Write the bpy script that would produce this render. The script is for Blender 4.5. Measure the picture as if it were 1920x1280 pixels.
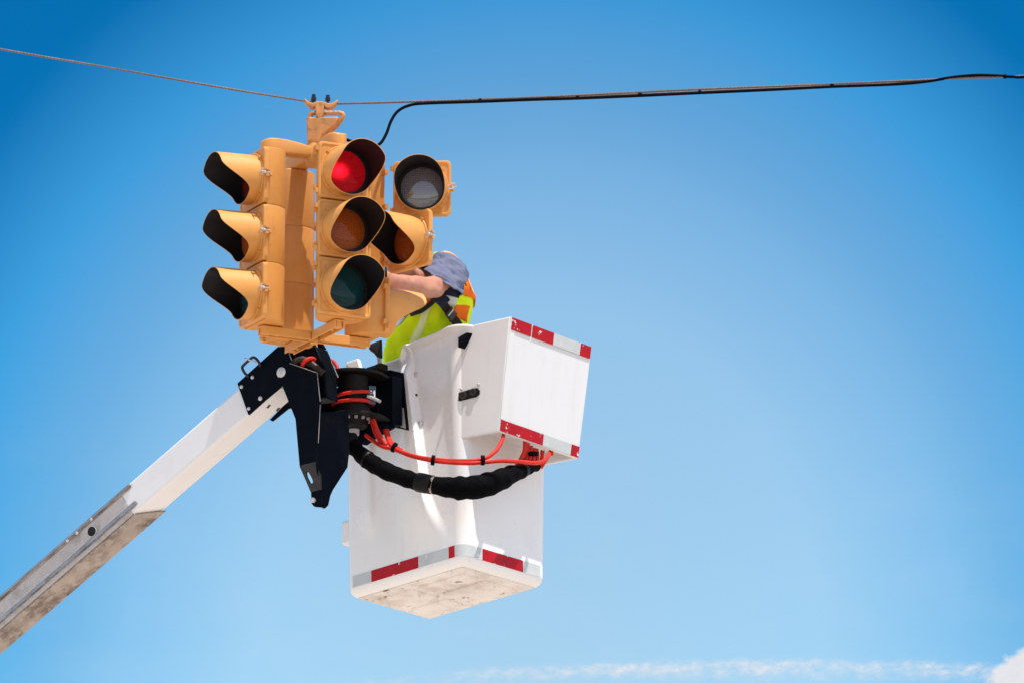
import bpy, bmesh, math, random
from mathutils import Vector, Matrix, noise
random.seed(7)
D = bpy.data
scene = bpy.context.scene
for o in list(D.objects):
    D.objects.remove(o)
C = scene.collection
rad = math.radians

# ---------------------------------------------------------------- camera, world, sun, exposure
PITCH = rad(14.0)
FOC = 10666.7                      # focal length in pixels of the 1920 px wide photograph (200 mm on a 36 mm frame)
CAM = Vector((0, 0, 1.65))
cam_d = D.cameras.new('camera')
cam = D.objects.new('camera', cam_d)
C.objects.link(cam)
cam.location = CAM
cam.rotation_euler = (rad(90) + PITCH, 0, 0)
cam_d.lens = 200.0
cam_d.sensor_width = 36.0
cam_d.clip_start = 0.5
cam_d.clip_end = 6000
scene.camera = cam

SUN_AZ = Vector((0.69, -0.72, 0)).normalized()     # horizontal direction towards the sun
SUN_EL = rad(73)
to_sun = Vector((SUN_AZ.x * math.cos(SUN_EL), SUN_AZ.y * math.cos(SUN_EL), math.sin(SUN_EL)))

scene.view_settings.view_transform = 'Standard'
scene.view_settings.look = 'None'
scene.view_settings.gamma = 1
scene.view_settings.exposure = 0.85
scene.view_settings.use_curve_mapping = False

world = D.worlds.new('World')
scene.world = world
world.use_nodes = True
nt = world.node_tree
nt.nodes.clear()
def wn(t, **kw):
    n = nt.nodes.new(t)
    for k, v in kw.items():
        setattr(n, k, v)
    return n
def wmath(op, a, b=None, c=None, clamp=False):
    n = wn('ShaderNodeMath', operation=op, use_clamp=clamp)
    for i, v in enumerate((a, b, c)):
        if v is None:
            continue
        if isinstance(v, (int, float)):
            n.inputs[i].default_value = v
        else:
            nt.links.new(v, n.inputs[i])
    return n.outputs[0]
sky = wn('ShaderNodeTexSky', sky_type='NISHITA')
sky.sun_disc = False
sky.sun_elevation = SUN_EL
sky.sun_rotation = math.atan2(SUN_AZ.x, SUN_AZ.y)
sky.altitude = 300
sky.air_density = 1.0
sky.dust_density = 0.6
sky.ozone_density = 1.5
tc = wn('ShaderNodeTexCoord')
sp = wn('ShaderNodeSeparateXYZ')
nt.links.new(tc.outputs['Generated'], sp.inputs[0])
el = wmath('MULTIPLY', wmath('ARCSINE', sp.outputs[2]), 57.29578)
az = wmath('MULTIPLY', wmath('ARCTAN2', sp.outputs[0], sp.outputs[1]), 57.29578)
# pale towards the horizon; the darkening around the view ahead is painted-in lens vignetting
elf = wmath('DIVIDE', el, 11.0, clamp=True)
daz = wmath('MULTIPLY', wmath('MULTIPLY', wmath('ADD', az, -0.28), 1.04), elf)
del_ = wmath('MAXIMUM', wmath('SUBTRACT', el, 11.3), 0.0)
r = wmath('SQRT', wmath('ADD', wmath('MULTIPLY', daz, daz), wmath('MULTIPLY', del_, del_)))
ramp = wn('ShaderNodeValToRGB')
nt.links.new(wmath('DIVIDE', r, 45.0, clamp=True), ramp.inputs[0])
SKY_STOPS = [(0, (0.651, 0.716, 0.661)), (3, (0.624, 0.734, 0.697)), (4.4, (0.422, 0.633, 0.670)), (5, (0.312, 0.560, 0.633)), (6.3, (0.106, 0.477, 0.638)), (7.6, (0.004, 0.248, 0.422)), (10, (0.007, 0.229, 0.404)), (20, (0.275, 0.477, 0.569)), (45, (1.119, 0.963, 0.844))]  # outermost stops brighten and warm the overhead sky as added fill
while len(ramp.color_ramp.elements) < len(SKY_STOPS):
    ramp.color_ramp.elements.new(0.5)
for e_, (p_, c_) in zip(ramp.color_ramp.elements, SKY_STOPS):
    e_.position = p_ / 45.0
    e_.color = (*c_, 1)
tint = wn('ShaderNodeMix', data_type='RGBA', blend_type='MULTIPLY')
tint.inputs[0].default_value = 1
nt.links.new(sky.outputs[0], tint.inputs[6])
nt.links.new(ramp.outputs[0], tint.inputs[7])
# clouds low in the sky: a thin ragged streak and the shoulder of a cumulus
cv = wn('ShaderNodeCombineXYZ')
nt.links.new(wmath('MULTIPLY', az, 2.9), cv.inputs[0])
nt.links.new(wmath('MULTIPLY', el, 4.5), cv.inputs[1])
def wnoise(scale, detail, rough, off=0.0):
    n = wn('ShaderNodeTexNoise')
    n.inputs['Scale'].default_value = scale
    n.inputs['Detail'].default_value = detail
    n.inputs['Roughness'].default_value = rough
    m = wn('ShaderNodeVectorMath', operation='ADD')
    m.inputs[1].default_value = (off, off * .7, off * .3)
    nt.links.new(cv.outputs[0], m.inputs[0])
    nt.links.new(m.outputs[0], n.inputs['Vector'])
    return n.outputs[0]
n1 = wnoise(1.0, 6, .62)
n2 = wnoise(2.6, 7, .6, 9.0)
u_ = wmath('SUBTRACT', az, 2.4)
band_c = wmath('SUBTRACT', 10.74, wmath('MULTIPLY', wmath('MULTIPLY', u_, u_), 0.011))
off = wmath('SUBTRACT', el, wmath('ADD', band_c, wmath('MULTIPLY', wmath('SUBTRACT', n1, .5), .16)))
up_w = wmath('ADD', .045, wmath('MULTIPLY', wmath('GREATER_THAN', 0.0, off), .065))
q = wmath('DIVIDE', off, up_w)
band = wmath('POWER', 2.718, wmath('MULTIPLY', wmath('MULTIPLY', q, q), -1.0))
reach = wmath('MULTIPLY', wmath('DIVIDE', wmath('ADD', az, 2.4), 4.0, clamp=True),
              wmath('SUBTRACT', 1.0, wmath('DIVIDE', wmath('SUBTRACT', az, 4.4), 3.0, clamp=True)))
streak = wmath('MULTIPLY', wmath('MULTIPLY', band, reach),
               wmath('ADD', wmath('MULTIPLY', n2, 2.4), -.66, clamp=True))
streak = wmath('MULTIPLY', streak, wmath('SUBTRACT', wmath('MULTIPLY', wnoise(.55, 3, .5, 57.0), 3.4), .70, clamp=True))
cx_ = wmath('DIVIDE', wmath('SUBTRACT', az, 5.55), .80)
cy_ = wmath('DIVIDE', wmath('SUBTRACT', el, 10.30), .62)
cr = wmath('SQRT', wmath('ADD', wmath('MULTIPLY', cx_, cx_), wmath('MULTIPLY', cy_, cy_)))
cr = wmath('ADD', cr, wmath('MULTIPLY', wmath('SUBTRACT', n1, .5), .5))
cum = wmath('DIVIDE', wmath('SUBTRACT', 1.03, cr), .12, clamp=True)
cirr = wmath('MULTIPLY', wmath('SUBTRACT', wnoise(.32, 5, .6, 31.0), .48, clamp=True), wmath('MULTIPLY', wmath('SUBTRACT', 1.0, wmath('DIVIDE', wmath('SUBTRACT', el, 12.0), 1.6, clamp=True)), .20))
alpha = wmath('MAXIMUM', wmath('MAXIMUM', streak, cirr), cum)
mixc = wn('ShaderNodeMix', data_type='RGBA')
nt.links.new(alpha, mixc.inputs[0])
nt.links.new(tint.outputs[2], mixc.inputs[6])
cl = wn('ShaderNodeMix', data_type='RGBA')
nt.links.new(n2, cl.inputs[0])
cl.inputs[6].default_value = (2.7, 2.9, 3.15, 1)
cl.inputs[7].default_value = (3.7, 3.6, 3.7, 1)
nt.links.new(cl.outputs[2], mixc.inputs[7])
bg = wn('ShaderNodeBackground')
bg.inputs['Strength'].default_value = 0.135
nt.links.new(mixc.outputs[2], bg.inputs[0])
wo = wn('ShaderNodeOutputWorld')
nt.links.new(bg.outputs[0], wo.inputs[0])

sun_d = D.lights.new('sun', 'SUN')
sun_d.energy = 2.95
sun_d.angle = rad(0.53)
sun_d.color = (1.0, 0.95, 0.87)
sun = D.objects.new('sun', sun_d)
C.objects.link(sun)
sun.location = (20, -20, 40)
sun.rotation_euler = to_sun.to_track_quat('Z', 'Y').to_euler()

# ---------------------------------------------------------------- survey helpers
F_ = Vector((0, math.cos(PITCH), math.sin(PITCH)))
U_ = Vector((0, -math.sin(PITCH), math.cos(PITCH)))
YC = 23.7                          # metres from the camera to the hanging signal
def ray(px, py):
    return F_ + Vector((1, 0, 0)) * ((px - 960) / FOC) - U_ * ((py - 640) / FOC)
def at(px, py, dy=0.0):            # the point seen at a photo pixel, dy metres beyond the signal
    d = ray(px, py)
    return CAM + d * ((YC + dy) / d.y)
def onplane(px, py, p0, n):
    d = ray(px, py)
    return CAM + d * ((p0 - CAM).dot(n) / d.dot(n))
PX = 1 / 433.0                     # metres per photo pixel near the signal

# ---------------------------------------------------------------- mesh helpers
class MB:
    def __init__(self):
        self.v = []; self.f = []
    def add(self, vs, fs):
        b = len(self.v)
        self.v += [Vector(p) for p in vs]
        self.f += [tuple(i + b for i in f) for f in fs]
        return self
    def box(self, c, x, y, z, sx, sy, sz):
        c = Vector(c)
        vs = [c + Vector(x) * (sx / 2 * i) + Vector(y) * (sy / 2 * j) + Vector(z) * (sz / 2 * k)
              for i in (-1, 1) for j in (-1, 1) for k in (-1, 1)]
        return self.add(vs, [(0, 1, 3, 2), (4, 6, 7, 5), (0, 4, 5, 1), (2, 3, 7, 6), (0, 2, 6, 4), (1, 5, 7, 3)])
    def prism(self, poly, ext):
        n = len(poly); ext = Vector(ext)
        vs = [Vector(p) for p in poly] + [Vector(p) + ext for p in poly]
        fs = [tuple(range(n - 1, -1, -1)), tuple(range(n, 2 * n))]
        fs += [(i, (i + 1) % n, n + (i + 1) % n, n + i) for i in range(n)]
        return self.add(vs, fs)
    def rings(self, rings, cap0=True, cap1=True, closed=True):
        n = len(rings[0]); vs = [p for r_ in rings for p in r_]; fs = []
        for k in range(len(rings) - 1):
            for i in range(n if closed else n - 1):
                j = (i + 1) % n
                fs.append((k * n + i, k * n + j, (k + 1) * n + j, (k + 1) * n + i))
        if cap0: fs.append(tuple(range(n - 1, -1, -1)))
        if cap1: fs.append(tuple(range((len(rings) - 1) * n, len(rings) * n)))
        return self.add(vs, fs)
    def tube(self, pts, r, n=8, caps=True, flat=1.0, up=None):
        pts = [Vector(p) for p in pts]
        if not hasattr(r, '__len__'): r = [r] * len(pts)
        rr = []; prev = None
        for i, p in enumerate(pts):
            t = (pts[min(i + 1, len(pts) - 1)] - pts[max(i - 1, 0)]).normalized()
            if prev is None:
                a = Vector(up) if up else (Vector((0, 0, 1)) if abs(t.z) < .9 else Vector((1, 0, 0)))
            else: a = prev
            a = (a - t * a.dot(t)).normalized(); prev = a
            b = t.cross(a)
            rr.append([p + (a * math.cos(k * 2 * math.pi / n) + b * (flat * math.sin(k * 2 * math.pi / n))) * r[i] for k in range(n)])
        return self.rings(rr, caps, caps)
    def lathe(self, c, axis, prof, n=20, caps=True):      # prof: (distance along axis, radius)
        ax = Vector(axis).normalized()
        a = ax.orthogonal().normalized(); b = ax.cross(a)
        c = Vector(c)
        rr = [[c + ax * h + (a * math.cos(k * 2 * math.pi / n) + b * math.sin(k * 2 * math.pi / n)) * r_ for k in range(n)] for h, r_ in prof]
        return self.rings(rr, caps, caps)
    def mesh(self, name, m, smooth=None):
        me = D.meshes.new(name)
        me.from_pydata(self.v, [], self.f)
        bm = bmesh.new(); bm.from_mesh(me)
        bmesh.ops.recalc_face_normals(bm, faces=bm.faces)
        bm.to_mesh(me); bm.free()
        me.materials.append(m)
        if smooth is not None:
            me.polygons.foreach_set('use_smooth', [True] * len(me.polygons))
            if smooth < 180:
                me.set_sharp_from_angle(angle=rad(smooth))
        me.update()
        return me
    def build(self, name, m, parent=None, smooth=None, bevel=0, seg=2, bang=30):
        return link(name, self.mesh(name, m, smooth), parent, bevel, seg, bang)

def link(name, me, parent=None, bevel=0, seg=2, bang=30, basis=None):
    o = D.objects.new(name, me)
    C.objects.link(o)
    if parent is not None:
        o.parent = parent
        if parent.type == 'EMPTY':
            o.matrix_parent_inverse = Matrix.Translation(-parent.location)
    if basis is not None:
        o.matrix_basis = basis
    if bevel:
        md = o.modifiers.new('edge_bevel', 'BEVEL')
        md.width = bevel; md.segments = seg; md.limit_method = 'ANGLE'; md.angle_limit = rad(bang)
        md.harden_normals = False
        for p in me.polygons: p.use_smooth = True
        me.set_sharp_from_angle(angle=rad(50))
    return o
def thing(name, label, cat, loc, group=None):
    o = D.objects.new(name, None); C.objects.link(o)
    o.location = loc; o.empty_display_size = .1
    tag(o, label, cat, group)
    return o
def tag(o, label, cat, group=None):
    o['label'] = label; o['category'] = cat
    if group: o['group'] = group
    return o
def spline(pts, n=8):
    pts = [Vector(p) for p in pts]; out = []
    for i in range(len(pts) - 1):
        p0 = pts[max(i - 1, 0)]; p1 = pts[i]; p2 = pts[i + 1]; p3 = pts[min(i + 2, len(pts) - 1)]
        for k in range(n):
            t = k / n
            out.append(.5 * ((2 * p1) + (p2 - p0) * t + (2 * p0 - 5 * p1 + 4 * p2 - p3) * t * t + (3 * p1 - p0 - 3 * p2 + p3) * t ** 3))
    out.append(pts[-1])
    return out
def sstep(a, b, x):
    t = min(1, max(0, (x - a) / (b - a)))
    return t * t * (3 - 2 * t)
def rounded(w, h, r_, n=5):
    out = []
    for cx, cy, a0 in ((w / 2 - r_, h / 2 - r_, 0), (-w / 2 + r_, h / 2 - r_, 90), (-w / 2 + r_, -h / 2 + r_, 180), (w / 2 - r_, -h / 2 + r_, 270)):
        for k in range(n + 1):
            a = rad(a0 + 90 * k / n)
            out.append((cx + r_ * math.cos(a), cy + r_ * math.sin(a)))
    return out

# ---------------------------------------------------------------- materials
def pmat(name, col, rough=.5, metal=0.0, var=.10, vscale=6.0, dirt=None, bump=0.0, bscale=60.0, coat=0.0,
         spec=.5, emit=None, stretch=None, rvar=.1, trans=0.0):
    m = D.materials.new(name); m.use_nodes = True
    t = m.node_tree; b = t.nodes['Principled BSDF']
    b.inputs['Roughness'].default_value = rough
    b.inputs['Metallic'].default_value = metal
    b.inputs['Specular IOR Level'].default_value = spec
    b.inputs['Coat Weight'].default_value = coat
    b.inputs['Coat Roughness'].default_value = .15
    if trans: b.inputs['Transmission Weight'].default_value = trans
    co = t.nodes.new('ShaderNodeTexCoord'); vec = co.outputs['Object']
    if stretch:
        mp = t.nodes.new('ShaderNodeMapping'); mp.inputs['Scale'].default_value = stretch
        t.links.new(vec, mp.inputs[0]); vec = mp.outputs[0]
    def nz(s, d=5, ro=.6):
        n = t.nodes.new('ShaderNodeTexNoise'); n.inputs['Scale'].default_value = s
        n.inputs['Detail'].default_value = d; n.inputs['Roughness'].default_value = ro
        t.links.new(vec, n.inputs['Vector']); return n.outputs[0]
    def mrange(v, a, b_, c, d):
        n = t.nodes.new('ShaderNodeMapRange'); n.inputs[1].default_value = a; n.inputs[2].default_value = b_
        n.inputs[3].default_value = c; n.inputs[4].default_value = d
        t.links.new(v, n.inputs[0]); return n.outputs[0]
    n1_ = nz(vscale)
    hs = t.nodes.new('ShaderNodeHueSaturation'); hs.inputs['Color'].default_value = (*col, 1)
    t.links.new(mrange(n1_, .25, .75, 1 - var, 1 + var), hs.inputs['Value'])
    cur = hs.outputs[0]
    for ent in (dirt or []):
        dc, scale, lo, hi, amt = ent[:5]
        if len(ent) > 5:
            mp = t.nodes.new('ShaderNodeMapping'); mp.inputs['Scale'].default_value = ent[5]
            t.links.new(co.outputs['Object'], mp.inputs[0]); keep, vec = vec, mp.outputs[0]
        mx = t.nodes.new('ShaderNodeMix'); mx.data_type = 'RGBA'
        t.links.new(mrange(nz(scale, 7, .68), lo, hi, 0, amt), mx.inputs[0])
        if len(ent) > 5: vec = keep
        t.links.new(cur, mx.inputs[6]); mx.inputs[7].default_value = (*dc, 1)
        cur = mx.outputs[2]
    t.links.new(cur, b.inputs['Base Color'])
    t.links.new(mrange(nz(vscale * 2.3), .3, .7, max(.02, rough - rvar), min(1, rough + rvar)), b.inputs['Roughness'])
    if bump:
        bp = t.nodes.new('ShaderNodeBump'); bp.inputs['Strength'].default_value = bump; bp.inputs['Distance'].default_value = .004
        t.links.new(nz(bscale, 3), bp.inputs['Height']); t.links.new(bp.outputs[0], b.inputs['Normal'])
    if emit:
        b.inputs['Emission Color'].default_value = (*emit[0], 1); b.inputs['Emission Strength'].default_value = emit[1]
    m['bsdf'] = b.name
    return m

M = {}
M['yellow'] = pmat('signal_yellow_paint', (.63, .275, .062), .44, spec=.34, var=.10, vscale=4, bump=.08, bscale=120, rvar=.16,
                   dirt=[((.36, .15, .04), 1.0, .54, .80, .34, (22, 22, 3.0)), ((.76, .42, .15), 3.5, .46, .74, .45),
                         ((.27, .12, .04), 11, .62, .80, .45), ((.12, .06, .03), 60, .67, .70, .7), ((.16, .08, .03), 22, .66, .72, .55)])
M['inside'] = pmat('matt_black_paint', (.008, .007, .008), .5, spec=.25, var=.2, dirt=[((.025, .02, .018), 16, .58, .78, .5)])
M['rust'] = pmat('rusty_yellow_casting', (.55, .24, .07), .6, var=.2, vscale=30, bump=.25, bscale=90,
                 dirt=[((.22, .07, .02), 26, .5, .66, .8), ((.62, .40, .22), 40, .58, .7, .6)])
M['dark_bolt'] = pmat('blackened_steel', (.035, .025, .035), .5, .6, var=.3)
M['steel'] = pmat('zinc_steel', (.60, .585, .56), .38, .35, var=.2, vscale=40)
M['wire'] = pmat('galvanised_strand', (.16, .115, .105), .6, .0, var=.3, vscale=50, dirt=[((.13, .07, .05), 9, .45, .65, .7)])
M['cable'] = pmat('black_cable_jacket', (.002, .002, .005), .7, spec=.05, var=.2, vscale=20)
M['white'] = pmat('white_fibreglass', (.80, .785, .765), .30, var=.025, vscale=2.2, coat=.25,
                  dirt=[((.50, .46, .42), 1.0, .56, .80, .32, (30, 30, 1.6)), ((.56, .52, .48), 5.0, .55, .80, .25), ((.32, .28, .25), 55, .715, .74, .55)])
M['white_metal'] = pmat('white_enamel_sheet', (.71, .70, .69), .38, var=.02, vscale=2,
                        dirt=[((.50, .47, .44), 1.0, .54, .78, .34, (26, 26, 1.3)), ((.58, .55, .52), 6.0, .54, .80, .25), ((.25, .2, .17), 60, .74, .76, .6)])
M['floor'] = pmat('scuffed_fibreglass_underside', (.76, .715, .675), .6, var=.08, vscale=5, bump=.5, bscale=30,
                  dirt=[((.42, .335, .27), 6.0, .45, .70, .7), ((.30, .24, .20), 1.0, .57, .72, .6, (30, 5, 5)), ((.07, .055, .045), 15, .60, .67, .85), ((.05, .04, .035), 60, .655, .70, .8)])
M['boom'] = pmat('white_boom_paint', (.78, .765, .755), .33, var=.03, vscale=3, coat=.2,
                 dirt=[((.55, .48, .42), 5, .58, .8, .3), ((.16, .12, .1), 34, .70, .73, .75)])
M['boom_metal'] = pmat('bare_aluminium', (.50, .445, .41), .45, .2, var=.14, vscale=9, bump=.12, bscale=150,
                       dirt=[((.21, .17, .145), 6, .50, .66, .65), ((.62, .59, .56), 30, .56, .7, .5)])
M['boom_grime'] = pmat('grimy_aluminium', (.40, .33, .28), .5, .25, var=.2, vscale=8, bump=.2, bscale=60,
                       dirt=[((.10, .072, .055), 8.5, .44, .60, .88), ((.55, .49, .44), 17, .60, .72, .6)])
M['black'] = pmat('black_gloss_steel', (.0010, .0022, .006), .5, var=.25, vscale=14, spec=.06,
                  dirt=[((.02, .017, .017), 9, .62, .80, .4), ((.10, .09, .085), 85, .695, .73, .6)])
M['brown_black'] = pmat('worn_black_steel', (.040, .030, .026), .5, spec=.3, var=.25, vscale=20,
                        dirt=[((.13, .10, .08), 24, .58, .72, .6)])
M['rim_metal'] = pmat('bare_plate_edge', (.45, .42, .42), .4, .5, var=.2)
M['rotator'] = pmat('dull_black_casting', (.006, .005, .0045), .6, spec=.2, var=.3, vscale=20, bump=.2, dirt=[((.12, .03, .02), 14, .6, .75, .5)])
M['hose'] = pmat('red_hydraulic_hose', (.60, .022, .012), .5, spec=.25, var=.16, vscale=26)
M['sleeve'] = pmat('black_nylon_hose_sleeve', (.0014, .0014, .002), .8, var=.4, vscale=20, bump=.6, bscale=220, spec=.05)
M['tape_black'] = pmat('black_tape', (.006, .006, .006), .45, spec=.12, var=.3, vscale=30)
M['tape_red'] = pmat('red_reflective_tape', (.40, .004, .012), .40, spec=.18, var=.16, vscale=18,
                     dirt=[((.78, .75, .73), 24, .635, .645, 1.0), ((.52, .02, .02), 8, .5, .7, .4)])
M['tape_grey'] = pmat('silver_reflective_tape', (.52, .54, .53), .38, var=.08, vscale=20,
                      dirt=[((.8, .78, .76), 36, .64, .66, .9), ((.18, .16, .15), 42, .69, .71, .8)])
M['grey'] = pmat('grey_plastic', (.42, .41, .40), .5, var=.1)
M['skin'] = pmat('sunburnt_skin', (.50, .235, .155), .55, spec=.3, var=.12, vscale=16, bump=.3, bscale=160,
                 dirt=[((.44, .14, .09), 9, .44, .66, .65), ((.34, .11, .07), 34, .58, .72, .5), ((.58, .32, .25), 22, .60, .75, .4)])
M['shirt'] = pmat('blue_grey_cotton', (.155, .17, .25), .9, var=.12, vscale=40, bump=.4, bscale=400, spec=.1)
M['vest'] = pmat('lime_mesh_vest', (.78, .97, .012), .8, var=.10, vscale=14, bump=.5, bscale=500, spec=.15)
M['orange'] = pmat('orange_vest_trim', (.92, .17, .012), .7, var=.1, vscale=20, bump=.3, bscale=400, spec=.15)
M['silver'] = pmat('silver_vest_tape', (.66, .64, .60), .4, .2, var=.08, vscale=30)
M['pale'] = pmat('pale_lime_vest_stripe', (.78, .84, .36), .6, var=.06, vscale=30)
M['strap'] = pmat('black_webbing', (.022, .018, .017), .75, spec=.2, var=.2, vscale=60, bump=.5, bscale=500)
M['navy'] = pmat('navy_padding', (.010, .016, .040), .8, var=.2, vscale=30)
M['jeans'] = pmat('denim', (.06, .085, .15), .9, var=.2, vscale=40, bump=.4, bscale=300)
M['hair'] = pmat('brown_hair', (.06, .035, .02), .7, var=.4, vscale=80, bump=.6, bscale=200)
M['eye'] = pmat('eye', (.7, .68, .65), .2)
M['boot'] = pmat('brown_leather', (.10, .055, .03), .6, var=.3, vscale=30)
M['ground'] = pmat('dry_light_gravel', (.56, .475, .40), .95, var=.25, vscale=.15, dirt=[((.2, .19, .14), .02, .45, .6, .6)])

def lens_mat(name, col, rough, cells, emit=None, hot=None):
    """moulded prismatic lens: fine square or radial cells as bump"""
    m = D.materials.new(name); m.use_nodes = True
    t = m.node_tree; b = t.nodes['Principled BSDF']
    b.inputs['Base Color'].default_value = (*col, 1)
    b.inputs['Roughness'].default_value = rough
    b.inputs['Coat Weight'].default_value = .35; b.inputs['Coat Roughness'].default_value = .04; b.inputs['Coat IOR'].default_value = 1.5; b.inputs['Specular IOR Level'].default_value = .16
    co = t.nodes.new('ShaderNodeTexCoord')
    sx = t.nodes.new('ShaderNodeSeparateXYZ'); t.links.new(co.outputs['Object'], sx.inputs[0])
    def mm(op, a, b_=None):
        n = t.nodes.new('ShaderNodeMath'); n.operation = op
        for i, v in enumerate((a, b_)):
            if v is None: continue
            if isinstance(v, (int, float)): n.inputs[i].default_value = v
            else: t.links.new(v, n.inputs[i])
        return n.outputs[0]
    sxw = mm('SINE', mm('MULTIPLY', sx.outputs[0], cells)); szw = mm('SINE', mm('MULTIPLY', sx.outputs[2], cells))
    bp = t.nodes.new('ShaderNodeBump'); bp.inputs['Strength'].default_value = 1.0; bp.inputs['Distance'].default_value = .003
    h_ = mm('ADD', mm('ABSOLUTE', sxw), mm('ABSOLUTE', szw))
    t.links.new(h_, bp.inputs['Height']); t.links.new(bp.outputs[0], b.inputs['Normal'])
    if hot:
        # lamp behind the lens: the glow is strongest in front of the bulb and breaks up over the moulded cells
        hx, hz, w1, s1, s0, ecol = hot
        dx = mm('DIVIDE', mm('SUBTRACT', sx.outputs[0], hx), w1 * 1.25); dz = mm('DIVIDE', mm('SUBTRACT', sx.outputs[2], hz), w1)
        d2 = mm('ADD', mm('MULTIPLY', dx, dx), mm('MULTIPLY', dz, dz))
        g = mm('POWER', 2.718, mm('MULTIPLY', d2, -1.0))
        n = t.nodes.new('ShaderNodeTexNoise'); n.inputs['Scale'].default_value = 60; t.links.new(co.outputs['Object'], n.inputs['Vector'])
        br = mm('ADD', mm('MULTIPLY', h_, .45), mm('MULTIPLY', n.outputs[0], .9))
        st = mm('MULTIPLY', mm('ADD', mm('MULTIPLY', g, s1), s0), br)
        b.inputs['Emission Color'].default_value = (*ecol, 1)
        t.links.new(st, b.inputs['Emission Strength'])
    return m
M['lens_red'] = lens_mat('red_lens', (.24, .002, .006), .25, 420, hot=(.086, -.003, .024, 2.3, .10, (1.0, .004, .014)))
M['lens_red_off'] = lens_mat('dark_red_lens', (.16, .01, .01), .25, 420)
M['lens_amber'] = lens_mat('amber_lens', (.42, .075, .005), .3, 420)
M['lens_green'] = lens_mat('green_lens', (.004, .044, .050), .2, 420)
M['lens_clear'] = lens_mat('clear_led_lens', (.20, .175, .20), .2, 390)
_b = M['lens_clear'].node_tree.nodes['Principled BSDF']; _b.inputs['Coat Weight'].default_value = 1; _b.inputs['Coat IOR'].default_value = 1.9
M['lens_red'].node_tree.nodes['Principled BSDF'].inputs['Coat Weight'].default_value = .1
M['lens_clear'].node_tree.nodes['Principled BSDF'].inputs['Specular IOR Level'].default_value = .6

# ---------------------------------------------------------------- ground (below the frame, bounces warm light up)
g = MB().add([(-2500, -2500, 0), (2500, -2500, 0), (2500, 2500, 0), (-2500, 2500, 0)], [(0, 1, 2, 3)]).build('ground', M['ground'])
g['kind'] = 'structure'

# ---------------------------------------------------------------- the four-way traffic signal
TH = rad(27)
SX = 591                              # photo column of its hanging axis
ztop = at(603, 262, -.325).z          # top of the heads
PITCHZ = .2550                        # height of one section
zmid = ztop - PITCHZ * 1.5
axis0 = at(SX, 450, 0)
SC = Vector((axis0.x, axis0.y, zmid))
sig = thing('traffic_signal', 'yellow four-way traffic signal hanging from the span wire, red lamp lit, two doors swung open', 'traffic signal', (SC.x, SC.y, zmid - PITCHZ * 1.5 - .06))
RF = .305                              # axis to the door front
HW = .125
DT = .026                              # door thickness

def house_profile(n=26):               # plan of a section body: flat front, full rounded back
    HH = .107
    pts = [(-HH, -RF + DT)]
    for k in range(n + 1):
        a = math.pi * k / n
        c, s_ = math.cos(a), math.sin(a)
        ex = 2 / 2.3
        x = -HH * math.copysign(abs(c) ** ex, c)
        y = -RF + DT + .006 + .116 * (abs(s_) ** ex)
        pts.append((x, y))
    pts.append((HH, -RF + DT))
    return pts
HP = house_profile()
def head_mesh():
    m = MB()
    for k in range(3):
        z0 = -PITCHZ * 1.5 + k * PITCHZ + .0006; z1 = z0 + PITCHZ - .0012
        rings = []
        for z, ins in ((z0, .003), (z0 + .002, .0008), (z0 + .004, 0), (z1 - .004, 0), (z1 - .002, .0008), (z1, .003)):
            rings.append([(x * (1 - ins / HW), y - ins * .6 if y > -RF + .1 else y, z) for x, y in HP])
        m.rings(rings)
    # hinge lugs on the housing edge and bosses for the doors
    for k in range(3):
        zc = -PITCHZ + k * PITCHZ
        for dz in (-.078, .078):
            m.box((-HW + .003, -RF + DT + .004, zc + dz), (1, 0, 0), (0, 1, 0), (0, 0, 1), .030, .016, .020)
            m.box((HW - .004, -RF + DT + .008, zc + dz * .0 + (.0 if dz > 0 else .010)), (1, 0, 0), (0, 1, 0), (0, 0, 1), .026, .014, .012)
    return m.mesh('signal_head', M['yellow'], 35)
HEAD_ME = head_mesh()

# door: hinged on x = 0 of its own frame, spreads towards +x, outside faces -y
def door_mesh():
    m = MB()
    W = 2 * HW; H = PITCHZ - .007
    cx = HW
    def ring(w, h, r_, y): return [(cx + x, y, z) for x, z in rounded(w, h, r_, 5)]
    m.rings([ring(W - .004, H - .004, .018, 0), ring(W, H, .02, -.004), ring(W, H, .02, -.017), ring(W - .006, H - .006, .018, -.021),
             ring(W - .020, H - .020, .016, -.022), ring(W - .026, H - .026, .016, -.0185), ring(W - .04, H - .04, .016, -.0185)])
    # round lens collar
    m.lathe((cx, -.018, 0), (0, -1, 0), [(0, .117), (.004, .117), (.008, .114), (.008, .103), (.002, .099)], 40)
    # visor lugs with screws
    for a in (45, 135, 225, 315):
        x = cx + .114 * math.cos(rad(a)); z = .114 * math.sin(rad(a))
        m.box((x, -.024, z), (math.cos(rad(a)), 0, math.sin(rad(a))), (0, 1, 0), (-math.sin(rad(a)), 0, math.cos(rad(a))), .016, .012, .013)
    # hinge knuckles
    for dz in (-.094, .094):
        m.lathe((-.006, -.012, dz - .010), (0, 0, 1), [(0, .0075), (.020, .0075)], 10)
        m.box((.004, -.012, dz), (1, 0, 0), (0, 1, 0), (0, 0, 1), .02, .010, .016)
    # latch ears
    for dz in (-.013, .013):
        m.box((W + .006, -.012, dz + .004), (1, 0, 0), (0, 1, 0), (0, 0, 1), .020, .014, .008)
    return m.mesh('door', M['yellow'], 35)
DOOR_ME = door_mesh()
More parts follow.
